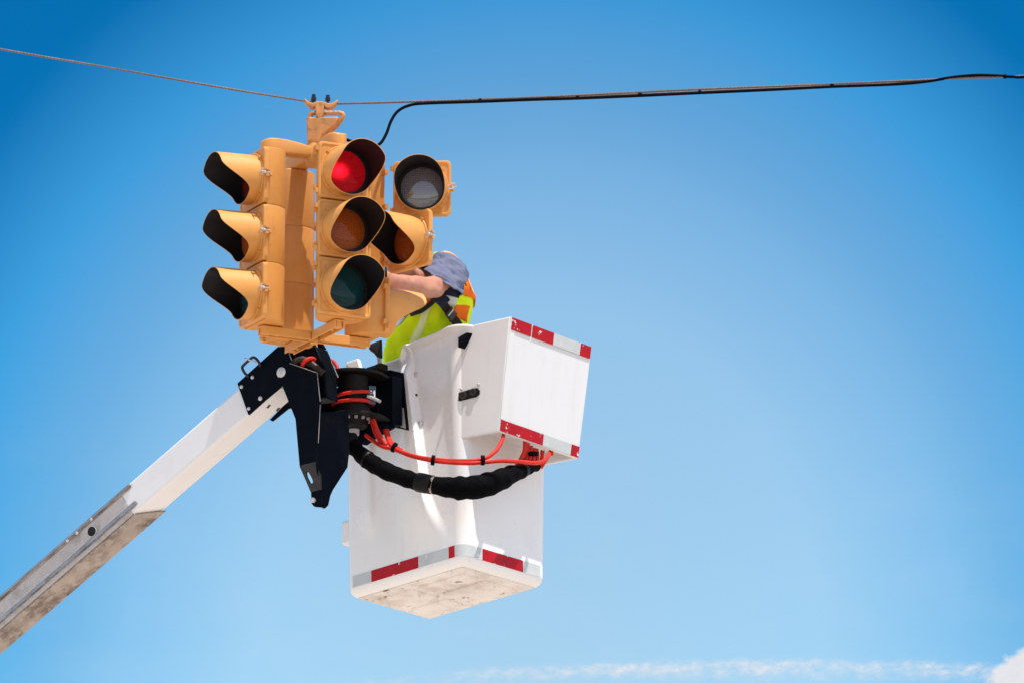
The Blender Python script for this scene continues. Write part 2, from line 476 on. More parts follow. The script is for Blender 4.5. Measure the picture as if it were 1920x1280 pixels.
def wingnut_mesh():
    m = MB()
    m.lathe((2 * HW + .006, -.036, .004), (0, 1, 0), [(0, .003), (.006, .006), (.012, .007), (.045, .003)], 10)
    for s_ in (-1, 1):
        m.box((2 * HW + .006 + s_ * .004, -.036, .004 + s_ * .012), (.3 * s_, 0, 1), (0, 1, 0), (1, 0, 0), .005, .005, .02)
        m.box((2 * HW + .006 - s_ * .011, -.034, .004 + s_ * .004), (1, 0, .3), (0, 1, 0), (0, 0, 1), .02, .004, .005)
    return m.mesh('wing_nut', M['steel'], 40)
WING_ME = wingnut_mesh()
def visor_mesh():
    """cutaway visor: long over the top, short below, thin sheet with a dark lining"""
    n = 56; L = .232; R1 = .108; R2 = .1055
    def ln(a):
        return .050 + .138 * sstep(-.65, .50, math.cos(a))
    steps = 9
    outer = []; inner = []
    for k in range(steps + 1):
        ro, ri = [], []
        for i in range(n):
            a = 2 * math.pi * i / n
            t = k / steps
            y = -.022 - ln(a) * t
            fl = 1 + .02 * t
            drop = -.05 * ln(a) * t
            ro.append((HW + R1 * fl * math.sin(a), y, R1 * fl * math.cos(a) + drop))
            ri.append((HW + R2 * fl * math.sin(a), y + (.0 if k == steps else 0), R2 * fl * math.cos(a) + drop))
        outer.append(ro); inner.append(ri)
    m = MB()
    m.rings(outer, False, False); nf_out = len(m.f)
    m.rings(inner, False, False)
    b = len(outer) * n
    for i in range(n):                 # lip
        j = (i + 1) % n
        m.f.append((steps * n + i, steps * n + j, b + steps * n + j, b + steps * n + i))
        m.f.append((j, i, b + i, b + j))
    c_ = len(m.v)                      # dark collar round the lens
    for rr_, yy in ((R2 - .0005, -.0275), (.0915, -.0275), (.0915, -.022)):
        m.v += [Vector((HW + rr_ * math.sin(2 * math.pi * i / n), yy, rr_ * math.cos(2 * math.pi * i / n))) for i in range(n)]
    nf_col = len(m.f)
    for k in range(2):
        m.f += [(c_ + k * n + i, c_ + k * n + (i + 1) % n, c_ + (k + 1) * n + (i + 1) % n, c_ + (k + 1) * n + i) for i in range(n)]
    me = D.meshes.new('visor')
    me.from_pydata(m.v, [], m.f)
    me.materials.append(M['yellow']); me.materials.append(M['inside'])
    for i, p in enumerate(me.polygons):
        p.use_smooth = True
        p.material_index = 1 if (nf_out <= i < 2 * nf_out or i >= nf_col) else 0
    bm = bmesh.new(); bm.from_mesh(me)
    bmesh.ops.recalc_face_normals(bm, faces=bm.faces); bm.to_mesh(me); bm.free()
    me.set_sharp_from_angle(angle=rad(40))
    return me
VISOR_ME = visor_mesh()
def lens_mesh(m_):
    m = MB()
    prof = [(0.0, .101)] + [(.003 + .020 * math.cos(k / 10 * math.pi / 2), .0995 * math.sin(k / 10 * math.pi / 2)) for k in range(10, -1, -1)]
    m.lathe((HW, -.016, 0), (0, -1, 0), [(h, max(r_, .0005)) for h, r_ in prof], 40)
    return m.mesh('lens', m_, 60)
LENS = {k: lens_mesh(M[k]) for k in ('lens_red', 'lens_red_off', 'lens_amber', 'lens_green', 'lens_clear')}

def make_head(rot, opens=(0, 0, 0), lens=('lens_red_off', 'lens_amber', 'lens_green'), label=None):
    Mw = Matrix.Translation(SC) @ Matrix.Rotation(rot, 4, 'Z')
    h = link('signal_head', HEAD_ME, sig, basis=Mw)
    if label: h['label'] = label
    for k in range(3):
        z = PITCHZ - k * PITCHZ
        hinge = Matrix.Translation((-HW - (.006 if opens[k] else 0), -RF + DT - (.032 if opens[k] else 0), z)) @ Matrix.Rotation(-rad(opens[k]), 4, 'Z')
        d = link('door', DOOR_ME, h, basis=hinge)
        if opens[k]: d['label'] = 'signal door swung open on its hinge'
        v = link('visor', VISOR_ME, h, basis=hinge)
        l = link('lens', LENS[lens[k]], h, basis=hinge)
        l['label'] = {'lens_red': 'lit red lens', 'lens_red_off': 'unlit red lens', 'lens_amber': 'unlit amber lens', 'lens_green': 'unlit green lens', 'lens_clear': 'unlit clear lens of fine square cells'}[lens[k]]
        w = link('wing_nut', WING_ME, h, basis=hinge)
    return h
make_head(TH, (0, 0, 0), ('lens_red', 'lens_amber', 'lens_green'), 'signal head facing the viewer with red lamp lit')
make_head(TH - rad(90), (0, 0, 0), label='signal head facing left')
hr = make_head(TH + rad(90), (121, 163, 0), ('lens_clear', 'lens_amber', 'lens_green'), 'signal head facing right with its upper doors open')
make_head(TH + rad(180), (0, 0, 0), label='signal head facing away, seen from its rounded back')
# wiring seen inside the opened head
wm = MB()
for k in range(5):
    x0 = -.05 + k * .02
    pts = spline([(x0, -RF + DT + .03, .01), (x0 + .03, -RF - .02 - k * .006, -.05 - .02 * k), (x0 + .06, -RF - .03, -.14), (x0 + .02, -RF + DT + .04, -.2)], 6)
    wm.tube(pts, .0035, 6)
w_ = wm.build('wiring', M['cable'], hr, smooth=180)

# brackets: four arms on top, cross of channel bars below, meeting at the axis
def dirs(a): return Vector((math.sin(a), -math.cos(a), 0)), Vector((math.cos(a), math.sin(a), 0))
Z = Vector((0, 0, 1))
for k in range(4):
    o_, s_ = dirs(TH + k * math.pi / 2)
    m = MB(); rings = []
    base = Vector((SC.x, SC.y, ztop + .001))
    for t, w, h0, h1 in ((.030, .058, .008, .050), (.06, .060, .006, .054), (.10, .066, .004, .060), (.15, .074, .001, .064), (.205, .078, 0, .064), (.235, .070, 0, .062), (.252, .048, 0, .056), (.258, .024, .002, .050)):
        prof = [(x, y) for x, y in rounded(w, h1 - h0, .007, 3)]
        rings.append([base + o_ * t + s_ * x + Z * ((h0 + h1) / 2 + y) for x, y in prof])
    m.rings(rings)
    m.build('top_arm', M['yellow'], sig, smooth=40)
m = MB()
m.lathe((SC.x, SC.y, ztop - .030), Z, [(0, .032), (.006, .044), (.03, .046), (.085, .046), (.095, .040), (.125, .034), (.132, .028)], 24)
m.build('hub', M['yellow'], sig, smooth=40)
zb = zmid - PITCHZ * 1.5
for k in range(2):
    o_, s_ = dirs(TH + k * math.pi / 2)
    m = MB()
    c = Vector((SC.x, SC.y, zb - .018 - (.0015 if k else 0)))
    hl = .256
    # U channel, open below
    prof = [(-.023, -.024), (-.023, .016), (.023, .016), (.023, -.024), (.017, -.024), (.017, .009), (-.017, .009), (-.017, -.024)]
    if k == 0:
        m.rings([[c + o_ * t + s_ * x + Z * y for x, y in prof] for t in (-hl, hl)])
    else:
        for a_, b_ in ((-hl, -.0245), (.0245, hl)):
            m.rings([[c + o_ * t + s_ * x + Z * y for x, y in prof] for t in (a_, b_)])
    for e_ in (-1, 1):
        m.lathe(c + o_ * (e_ * (hl - .022)) - Z * .018, Z, [(0, .020), (.030, .020)], 14)
    m.build('bottom_bar', M['yellow'], sig, smooth=30, bevel=.003, seg=2)
    for e_ in (-1, 1):
        for q_ in (.075, .035):
            m = MB(); m.lathe(c + o_ * (e_ * (hl - q_)) - Z * .020, Z, [(0, .006), (.004, .009), (.028, .009), (.049, .007)], 8)
            m.build('bolt', M['yellow'], sig, smooth=40)
m = MB(); m.lathe((SC.x, SC.y, zb - .055), Z, [(0, .012), (.004, .018), (.03, .02), (.055, .02)], 12)
m.build('bar_boss', M['yellow'], sig, smooth=40)

# hanger casting with slotted ear, clamp with horns and two U-bolts round the wire
def fp(px, py, dy=0): return at(px, py, dy)
m = MB()
nrm = Vector((.25, .97, 0)).normalized()
P0 = at(605, 240, -.02)
def hp(px, py): return onplane(px, py, P0, nrm)
body = [(579, 270), (577.5, 228), (578.5, 222), (592, 223.5), (620, 222), (637, 222), (634, 235), (622, 246), (608, 256), (603, 270)]
poly = [hp(*p) for p in body]
m.prism([p - nrm * .028 for p in poly], nrm * .056)
m.build('hanger', M['rust'], sig, smooth=40, bevel=.006)
m = MB()
for a_, b_ in (((578.5, 222), (592, 223.5)),):
    pass
ear = [hp(*p) for p in ((582.5, 224), (582, 216), (585, 212.6), (590, 212.2), (604, 212), (616, 212), (628, 212), (637, 212), (642.5, 214.5), (643, 219), (639, 226), (632, 234))]
m.tube(spline(ear, 5), [.0105 - .002 * (1 if 12 < i < 40 and i % 4 < 2 else 0) for i in range(len(ear) * 5 - 4)], 8, flat=1.0)
m.build('slotted_ear', M['rust'], sig, smooth=50)
m = MB()
sad = [(592, 190), (607, 190), (607.5, 205), (606, 217), (602, 222), (596, 222), (592.5, 216), (591, 203)]
m.prism([at(px, py, -.045) for px, py in sad], (0, .075, 0))
m.build('clevis', M['rust'], sig, smooth=40, bevel=.005)
m = MB()
for horn in ([(570, 183.5), (573, 186), (579, 191), (586, 193), (592.5, 191.5), (592.5, 200), (586, 202.5), (580, 200.5), (574, 195), (570.5, 188)],
             [(634, 186.5), (630, 188.5), (625, 192.5), (618, 194), (607, 191.5), (607, 200), (614, 203.5), (621, 202.5), (628, 198), (633, 191)]):
    m = MB(); m.prism([at(px, py, -.020) for px, py in horn], (0, .040, 0))
    m.build('clamp_jaw', M['rust'], sig, smooth=40, bevel=.004)
for px in (588.0, 614.5):
    for dd in (-.010, .018):
        m = MB()
        top = at(px, 177 if px < 600 else 179, dd); bot = at(px, 199, dd)
        m.tube([bot, top], .0048, 8)
        nutp = at(px, 186.5 if px < 600 else 187.5, dd)
        m.lathe(nutp - Z * .006, Z, [(0, .012), (.014, .012)], 6); m.lathe(nutp + Z * .009, Z, [(0, .009), (.011, .009)], 6)
        m.build('clamp_bolt', M['dark_bolt'], sig, smooth=35)

# ---------------------------------------------------------------- span wire and signal cable
def wirepts(pts): return [at(px, py, dy) for px, py, dy in pts]
left = spline(wirepts([(602, 194.5, 0), (566, 189, .0), (400, 162, .02), (200, 126.5, .04), (0, 92.5, .06), (-400, 18, .10), (-900, -90, .15)]), 14)
right = spline(wirepts([(602, 194.5, 0), (640, 194.8, 0), (760, 191.5, .0), (1000, 183, .0), (1300, 168.5, 0), (1560, 158, 0), (1720, 151, 0), (1830, 146, 0), (1920, 142.5, 0), (2400, 112, 0), (3000, 60, 0)]), 14)
path = list(reversed(left)) + right[1:]
# three-strand lay
dense = []
for a_, b_ in zip(path, path[1:]):
    L_ = (b_ - a_).length; k_ = max(1, int(L_ / .009))
    dense += [a_.lerp(b_, i / k_) for i in range(k_)]
dense.append(path[-1])
m = MB(); s_acc = [0]
for a_, b_ in zip(dense, dense[1:]): s_acc.append(s_acc[-1] + (b_ - a_).length)
for st in range(4):
    pts = []
    for p, s_ in zip(dense, s_acc):
        a = s_ / .06 * 2 * math.pi + st * math.pi / 2
        pts.append(p + Vector((0, math.cos(a), math.sin(a))) * .0026)
    m.tube(pts, .0026, 4)
wire = m.build('span_wire', M['wire'], None, smooth=180)
tag(wire, 'twisted steel span wire stretched across the sky carrying the signal', 'wire')

cab = thing('signal_cable', 'black signal cable tied along the wire and drooping to the signal', 'cable', at(712, 272, -.1))
cpts = spline(wirepts([(648, 262, -.06), (690, 274, -.08), (711, 271, -.08), (724, 252, -.06), (733, 228, -.04), (746, 209, -.02), (768, 198, -.01), (800, 194.2, -.004), (900, 191, -.002), (1000, 187.2, 0),
       (1085, 184.8, 0), (1200, 180, 0), (1312, 174.8, 0), (1440, 169, 0), (1560, 163, 0), (1680, 158.5, 0), (1740, 153, 0), (1785, 145.5, 0), (1830, 141.5, 0), (1870, 142.5, 0), (1900, 144.5, 0), (1960, 142.5, 0), (2400, 115, 0), (3000, 63, 0)]), 8)
m = MB(); m.tube(cpts, .0066, 8)
m.build('cable_run', M['cable'], cab, smooth=180)
cp2 = spline(wirepts([(860, 191.6, .012), (1000, 186, .012), (1200, 177, .012), (1450, 166, .012), (1650, 158, .012), (1730, 151.5, .012), (1800, 147.5, .012), (1880, 145, .012), (1960, 141, .012), (2400, 113, .012)]), 6)
m = MB(); m.tube(cp2, .0042, 6)
m.build('messenger_strand', M['wire'], cab, smooth=180)
for px, py in ((900, 189), (1083, 183.2), (1200, 178), (1312, 173), (1560, 161.2), (1884, 144)):
    m = MB(); p = at(px, py, 0.004)
    w_t = .005 + .005 * random.random(); m.tube([p - Vector((w_t, 0, -.0004)), p + Vector((w_t, 0, .0004))], .0102, 10)
    m.build('cable_tie', M['cable'], cab, smooth=60)

# ---------------------------------------------------------------- the aerial lift
N0 = Vector((-0.21353218, 24.25, 6.72502921))
bu = Vector((-0.71191016, 0.69862771, -0.07143699)); bv = Vector((0.7022486, 0.70899938, -0.0645506)); bz = Vector((-0.00555194, 0.09612075, 0.9953542))
BA, BB, BH = .737, .524, 1.037
def B(s, q_, h): return N0 + bu * s + bv * q_ + bz * h
lift = thing('aerial_lift', 'white aerial lift bucket on a hydraulic boom beside the traffic signal', 'aerial lift', B(.36, .26, 0))

def ridge(s, h):
    """moulded rib of the bucket's left face: steep towards the near corner, soft on the other side"""
    sr = .278 - (.85 - h) * .150
    A = .050 * sstep(.06, .34, h) * (1 - .85 * sstep(.90, 1.0, h))
    wr = .011 + .085 * (1 - sstep(.08, .36, h))
    wl = .05 + .17 * (1 - sstep(.45, .95, h))
    d = 0
    if s < sr: d = A * (1 - sstep(0, wr, sr - s))
    else: d = A * (1 - sstep(.035, .035 + wl, s - sr))
    # the plate between rib and near corner dishes in a little
    if s < sr - wr: d += -.010 * sstep(.25, .7, h) * math.sin(math.pi * min(1, s / max(.05, sr - wr))) ** 2
    s2 = .565
    A2 = .016 * sstep(.20, .34, h) * (1 - sstep(.62, .75, h))
    d += A2 * (math.exp(-((s - s2) / .02) ** 2) if s < s2 else math.exp(-((s - s2) / .06) ** 2))
    return d
def rimraise(s):
    return (.036 - .075 * max(0, s - .05)) * (1 - sstep(.322, .350, s)) - .034 * (sstep(.322, .350, s) - sstep(.60, .63, s)) + .030 * sstep(.60, .63, s)
CR = .045
NL = 192
def perim():
    """(s, q, outward normal, kind) round the rim, from the right face over the near corner to the left face and on"""
    out = []
    for i in range(13):                                 # right face, far end to near corner
        out.append((0, BB - CR - (BB - 2 * CR) * i / 12, (-1, 0), 'R'))
    for i in range(1, 8):                               # near corner
        a = rad(90 * i / 8); out.append((CR - CR * math.cos(a), CR - CR * math.sin(a), (-math.cos(a), -math.sin(a)), 'C'))
    for i in range(NL + 1):                              # left face
        out.append((CR + (BA - 2 * CR) * i / NL, 0, (0, -1), 'L'))
    for i in range(1, 8):
        a = rad(90 * i / 8); out.append((BA - CR + CR * math.sin(a), CR - CR * math.cos(a), (math.sin(a), -math.cos(a)), 'K'))
    for i in range(9): out.append((BA, CR + (BB - 2 * CR) * i / 8, (1, 0), 'B'))
    for i in range(1, 8):
        a = rad(90 * i / 8); out.append((BA - CR + CR * math.cos(a), BB - CR + CR * math.sin(a), (math.cos(a), math.sin(a)), 'K'))
    for i in range(13): out.append((BA - CR - (BA - 2 * CR) * i / 12, BB, (0, 1), 'F'))
    for i in range(1, 8):
        a = rad(90 * i / 8); out.append((CR - CR * math.sin(a), BB - CR + CR * math.cos(a), (-math.sin(a), math.cos(a)), 'K'))
    return out
PER = perim()
def bpoint(P, h, off=0.0):
    s, q_, nm, k = P
    taper = .019 * h / BH
    d = off + taper
    if k == 'L': d += ridge(s, h) * sstep(CR, CR + .04, s) * (1 - sstep(BA - CR - .05, BA - CR, s))
    return B(s + nm[0] * d, q_ + nm[1] * d, h)
m = MB(); rings = []
RB = .046; HB0 = -.020
for k in range(7):                                       # rounded underside edge
    a = rad(90 * k / 6)
    rings.append([bpoint(P, HB0 + RB - RB * math.cos(a), -(RB - RB * math.sin(a))) for P in PER])
hs_ = [HB0 + RB + (BH - .05 - RB - HB0) * i / 60 for i in range(1, 61)]
for h in hs_: rings.append([bpoint(P, h) for P in PER])
def rimh(P, base): return base + (rimraise(P[0]) if P[3] in 'LC' else (.034 * (1 - sstep(0, .1, P[1])) if P[3] == 'R' else 0))
for dh, off_ in ((-.036, .0), (-.026, .004), (-.018, .014), (-.008, .024), (0, .022), (.003, .012), (0, .002)):
    rings.append([bpoint(P, rimh(P, BH + dh), off_) for P in PER])
for h in (.95, .5, .06): rings.append([bpoint((P[0], P[1], P[2], 'x'), h, -.016) for P in PER])
m.rings(rings, True, True)
bucket = m.build('bucket', M['white'], lift, smooth=38)
bucket['label'] = 'white fibreglass work bucket with red and silver tape round its foot'
# scuffed underside with moulded panels
m = MB()
def under(s0, s1, q0, q1, h, lip=.012):
    def rg(e, hh): return [B(s_, q_, hh + HB0) for s_, q_ in ((s0 + e, q0 + e), (s1 - e, q0 + e), (s1 - e, q1 - e), (s0 + e, q1 - e))]
    m.rings([rg(0, .0005), rg(0, h), rg(lip, h - .0)], False, True)
under(.040, BA - .040, .040, BB - .040, -.004)
fl = m.build('bucket_underside', M['floor'], bucket, bevel=.003)
m = MB()
for (s0, s1, q0, q1) in ((.10, .38, .10, .20), (.10, .38, .24, .42), (.42, .64, .10, .27), (.42, .64, .31, .42)):
    rr = []
    for e, hh in ((0, -.0035), (.004, -.011), (.012, -.013)):
        rr.append([B(s_, q_, hh + HB0) for s_, q_ in ((s0 + e, q0 + e), (s1 - e, q0 + e), (s1 - e, q1 - e), (s0 + e, q1 - e))])
    m2 = MB(); m2.rings(rr, True, True)
    m2.build('skid_pad', M['floor'], fl, bevel=.002)
# reflective tape round the foot
def ptape(i0, i1, h0, h1, mm):
    t_ = MB(); rows = []
    for P in PER[i0:i1 + 1]:
        rows.append((bpoint(P, h0, .0022), bpoint(P, h1, .0022), bpoint(P, h1, -.001), bpoint(P, h0, -.001)))
    t_.rings([list(r_) for r_ in rows])
    t_.build('reflective_tape', mm, bucket, smooth=30)
def il(s): return 20 + round((s - CR) / (BA - 2 * CR) * NL)
T0, T1 = .018, .070
ptape(10, 21, T0, T1, M['tape_grey'])                     # wraps the near corner
def irange(q_): return round((BB - CR - q_) / (BB - 2 * CR) * 12)
ptape(3, 10, T0, T1, M['tape_red'])
ptape(0, 3, T0, T1, M['tape_grey'])
ptape(21, il(.085), T0, T1, M['tape_red'])
ptape(il(.085), il(.275), T0, T1, M['tape_grey'])
ptape(il(.275), il(.57), T0, T1, M['tape_red'])
ptape(il(.57), il(.69), T0, T1, M['tape_grey'])
# bolts of the rib and small handle block on the far edge
for px, py, rr_, mm in ((779, 703, .014, 'steel'), (785, 795, .014, 'steel'), (781, 739, .006, 'dark_bolt')):
    s_ = (866 - px) / 302 / 1.0
    h_ = (1046 - 60 * s_ / .7 * 0 - py) / 428.0
    # find the face point that projects nearest
    best = None
    for P in PER[20:20 + NL + 1]:
        for hh in [x * .01 for x in range(40, 100)]:
            w = bpoint(P, hh); d = w - CAM; zc = d.dot(F_)
            e_ = (960 + FOC * d.x / zc - px) ** 2 + (640 - FOC * d.dot(U_) / zc - py) ** 2
            if best is None or e_ < best[0]: best = (e_, w)
    m = MB(); m.lathe(best[1] + bv * .002, -bv, [(0, rr_), (.004, rr_), (.007, rr_ * .8), (.009, rr_ * .3)], 14)
    m.build('bolt', M[mm], bucket, smooth=40)
m = MB(); m.box(B(BA + .030, .06, .30), bu, bv, bz, .06, .07, .11)
m.build('step_bracket', M['white'], bucket, bevel=.012, seg=3)

# control box on the right face
cbx = {}
A4 = at(857, 823, .62)
_n = Matrix.Rotation(rad(15), 3, 'Z') @ (-bv)
A1 = onplane(892, 607, A4, _n); A2 = onplane(957, 593, A4, _n); A3 = onplane(858, 655, A4, _n); A5 = onplane(935, 808, A4, _n)
A1 = A1 + bu * .012; A3 = A3 + bu * .012; A4 = A4 + bu * .012
R2 = at(1110, 650, A2.y - YC + .36); R5 = at(1085, 860, A5.y - YC + .355)
dv_t = R2 - A2; dv_b = R5 - A5
m = MB()
lf = [A1, A2, A5, A4, A3]
rt = [A1 + dv_t, R2, R5, A4 + dv_b, A3 + (dv_t + dv_b) / 2]
m.add(lf + rt, [(0, 1, 2, 3, 4), (9, 8, 7, 6, 5), (0, 5, 6, 1), (1, 6, 7, 2), (3, 8, 9, 4), (4, 9, 5, 0)])
# underside: rim round a recess
b_ = len(m.v)
def bot(a, c): return A4.lerp(A5, a) + (dv_b * c)
inn = [bot(.06, .03), bot(.94, .03), bot(.94, .97), bot(.06, .97)]
inu = [p + bz * .05 for p in inn]
m.v += inn + inu
m.f += [(3, 2, b_ + 1, b_), (2, 7, b_ + 2, b_ + 1), (7, 8, b_ + 3, b_ + 2), (8, 3, b_, b_ + 3)]
m.f += [(b_ + i, b_ + (i + 1) % 4, b_ + 4 + (i + 1) % 4, b_ + 4 + i) for i in range(4)] + [(b_ + 4, b_ + 5, b_ + 6, b_ + 7)]
cbox = m.build('control_box', M['white_metal'], lift, bevel=.006, seg=3)
cbox['label'] = 'sloping white box with red and silver tape on the side of the bucket'
nf = (R2 - A2).cross(A5 - A2).normalized()
if nf.dot(CAM - A2) < 0: nf = -nf
def face(a, c):                                         # a along the face, c from top to bottom
    return A2.lerp(R2, a).lerp(A5.lerp(R5, a), c)
def btape(a0, a1, c0, c1, mm):
    t_ = MB(); e = .0025
    pl = [face(a0, c0), face(a1, c0), face(a1, c1), face(a0, c1)]
    t_.prism([p + nf * .0022 for p in pl], nf * e)
    t_.build('reflective_tape', mm, cbox)
m = MB(); pl = [face(.004, .004), face(.075, .004), face(.050, .89), face(.004, .89)]
m.prism([p + nf * .0004 for p in pl], nf * .0016)
m.build('folded_flange', M['white_metal'], cbox)
btape(.018, .255, .006, .112, M['tape_red']); btape(.272, .525, .006, .112, M['tape_red'])
btape(.527, .855, .006, .112, M['tape_grey']); btape(.857, .985, .006, .112, M['tape_red'])
btape(.012, .535, .895, .992, M['tape_red']); btape(.537, .885, .895, .992, M['tape_grey']); btape(.887, .985, .895, .992, M['tape_red'])
nl = (A2 - A1).cross(A4 - A1).normalized()
if nl.dot(CAM - A1) < 0: nl = -nl
def lp(px, py): return onplane(px, py, A4, nl)
m = MB()
slot = [(857.5, 737), (888, 727.5), (896, 727), (900.5, 732), (900, 739), (894, 744), (858, 753)]
m.prism([lp(*p) + nl * .001 for p in slot], nl * .004)
m.build('connector_panel', M['inside'], cbox, bevel=.002)
for px, py in ((870, 741.5), (889, 735.5)):
    m = MB(); m.lathe(lp(px, py) + nl * .005, nl, [(0, .017), (.008, .017), (.009, .012), (.003, .010)], 16)
    m.build('connector', M['brown_black'], cbox, smooth=40)
for px, py in ((865.5, 729.5), (898, 720.5)):
    m = MB(); m.lathe(lp(px, py) + nl * .001, nl, [(0, .0065), (.004, .006), (.014, .003)], 10)
    m.build('screw', M['steel'], cbox, smooth=40)
# folded seam of the box side
m = MB(); m.tube([lp(954, 597) , lp(936, 800)], .003, 6)
# black piece in the gap between bucket and box near the rim
m = MB(); m.prism([at(px, py, .605) for px, py in ((858.5, 632), (874, 623), (879.5, 623.5), (878, 627), (866, 644), (858.5, 652))], (.05, .05, 0))
m.build('box_gap_piece', M['black'], lift, bevel=.003)

# boom: square fibreglass tube rising from the lower left
BN = Vector((-.5, -.866, 0)); BD = Vector((.866, -.5, 0))
P1 = at(480, 745, .52)
def bp_(px, py, out=0.0): return onplane(px, py, P1 + BN * out, BN)
WB = .152
top_r = bp_(500, 680); fold_r = bp_(516, 732)
top_a = bp_(455, 719.5); top_b = bp_(-650, 719.5 + 1105 * .868)
ax = (top_b - top_a).normalized()
fold_a = bp_(465, 777); 
perp = (fold_a - top_a); perp = (perp - ax * perp.dot(ax)); HB = perp.length; perp = perp.normalized()
def boomsec(t, grow=0.0, w=WB, h=HB):                     # four corners of the tube at distance t down the boom
    c = top_a + ax * t
    g_ = grow
    return [c + BN * g_ - perp * g_, c + BN * g_ + perp * (h + g_), c - BN * (w + g_) + perp * (h + g_), c - BN * (w + g_) - perp * g_]
tend = (top_b - top_a).length
m = MB(); m.rings([boomsec(-.150), boomsec(.95)])
boom = m.build('boom', M['boom'], lift, bevel=.012, seg=4)
# small holes in the end of the boom's underside
for px, py in ((504, 761), (521.5, 766.5)):
    nb = perp
    p = onplane(px, py, fold_a, nb)
    m = MB(); m.prism([p + nb * .0008 + ax * a + BN * b for a, b in ((.010, -.006), (.010, .006), (-.008, .010), (-.010, -.002))], nb * .002)
    m.build('drain_hole', M['brown_black'], boom)
# bare outer section, ends on the slant
t0 = None
d_ = bp_(238, 938) - top_a; t0 = d_.dot(ax)
d2 = (onplane(252, 964, fold_a, perp) - top_a).dot(ax)
m = MB(); m.rings([boomsec(t0 - .0, .0015), boomsec(tend, .0015)])
outer = m.build('outer_boom', M['boom_metal'], lift, bevel=.010, seg=3)
m = MB()
g0 = .0075
ca = [top_a + ax * t + perp * (HB + .0045) for t in (t0, tend)]
und = [ca[0] + BN * .002 - ax * .0, ca[1] + BN * .002, ca[1] - BN * (WB + .002), ca[0] - BN * (WB + .002) - ax * .075]
m.prism(und, perp * .004)
m.build('wear_plate', M['boom_grime'], outer, bevel=.001)
M['boom_blue'] = pmat('worn_steel_strip', (.27, .29, .33), .35, .45, var=.25, vscale=12, dirt=[((.12, .09, .07), 14, .5, .7, .7)])
def boom_strip(h0, h1, t_end, out, mm, name):
    r_ = (h1 - h0) / 2 * HB; hc = (h0 + h1) / 2 * HB
    org = top_a + perp * hc + BN * .0016
    pl = [org + ax * tend - perp * r_, org + ax * tend + perp * r_]
    pl += [org + ax * (t_end + r_ - r_ * math.sin(math.pi * k / 8)) + perp * (r_ * math.cos(math.pi * k / 8)) for k in range(9)]
    m = MB(); m.prism(pl, BN * out)
    return m.build(name, M[mm], outer, bevel=.0012)
boom_strip(.03, .20, t0 - .055, .004, 'boom_grime', 'guide_rail')
boom_strip(.05, .13, t0 - .045, .008, 'boom_blue', 'guide_rail')
boom_strip(.66, .84, t0 - .040, .003, 'boom_grime', 'guide_rail')
boom_strip(.69, .80, t0 - .032, .007, 'boom_blue', 'guide_rail')
m = MB(); p = bp_(172.5, 995.5, .004)
m.lathe(p + BN * .0005, BN, [(0, .022), (.002, .022), (.003, .0195)], 20)
m.build('access_hole', M['inside'], outer, smooth=40)
m = MB(); 
m.lathe(p - BN * .001, BN, [(0, .0245), (.0028, .0245), (.0036, .0225), (.002, .0222)], 22)
m.build('hole_rim', M['steel'], outer, smooth=40)
for px, py in ((172, 972), (145, 998.5), (127, 1013)):
    m = MB(); m.lathe(bp_(px, py, .004), BN, [(0, .008), (.004, .008), (.006, .004)], 10)
    m.build('rivet', M['steel'], outer, smooth=40)

# clevis plates at the boom tip
def plate(name, pts, out, thick, mm, parent=lift, bev=.003):
    m = MB(); m.prism([bp_(px, py, out) for px, py in pts], BN * thick)
    return m.build(name, mm, parent, bevel=bev)
near = [(447, 719), (523, 650.5), (537, 650), (550, 681), (541, 700), (527.7, 727), (500, 750), (468, 778.5)]
cp_ = plate('tip_plate', near, .004, .012, M['black'])
for px, py, r_ in ((473.6, 707, .0085), (453.2, 724.7, .0085), (488.3, 746.5, .010), (466.7, 765.5, .008)):
    m = MB(); m.lathe(bp_(px, py, .016), BN, [(0, r_), (.004, r_), (.007, r_ * .7), (.009, r_ * .2)], 12)
    m.build('bolt', M['steel'], cp_, smooth=40)
# far plate and the cross box between the plates
far = [(575, 640), (604, 643), (611, 655), (634, 706), (600, 760), (540, 765), (510, 789), (505, 786), (545, 745), (560, 700)]
Pf = P1 - BN * (WB + .03)
def fpl(px, py): return onplane(px, py, Pf, BN)
m = MB(); m.prism([fpl(*p) for p in far], -BN * .012)
m.build('tip_plate', M['black'], lift, bevel=.003)
for a_, b_ in ((fpl(593, 645), fpl(609, 694)), (bp_(537.5, 651, .008), bp_(549, 681, .008)), (fpl(611, 656), fpl(634, 707))):
    m = MB(); m.tube([a_, b_], .003, 6)
    m.build('plate_edge', M['rim_metal'], cp_, smooth=180)
m = MB()
m.prism([bp_(px, py, -.03) for px, py in ((530, 655), (592, 648), (608, 690), (612, 745), (560, 752), (536, 728), (520, 730), (516, 700))], -BN * .10)
m.build('tip_block', M['black'], lift, bevel=.006)
m = MB(); m.tube(spline([bp_(548, 682, .005), bp_(562, 674, -.01), (bp_(582, 680, -.02)), bp_(606, 700, -.03)], 6), [.014] * 7 + [.017] * 6 + [.015] * 6, 10)
m.build('link_cover', M['brown_black'], lift, smooth=60)
# pivot pin
m = MB(); c = bp_(529, 698, .022)
m.lathe(c - BN * .008, BN, [(0, .026), (.012, .026), (.018, .022), (.020, .010)], 20)
m.build('pivot_pin', M['steel'], lift, smooth=40)
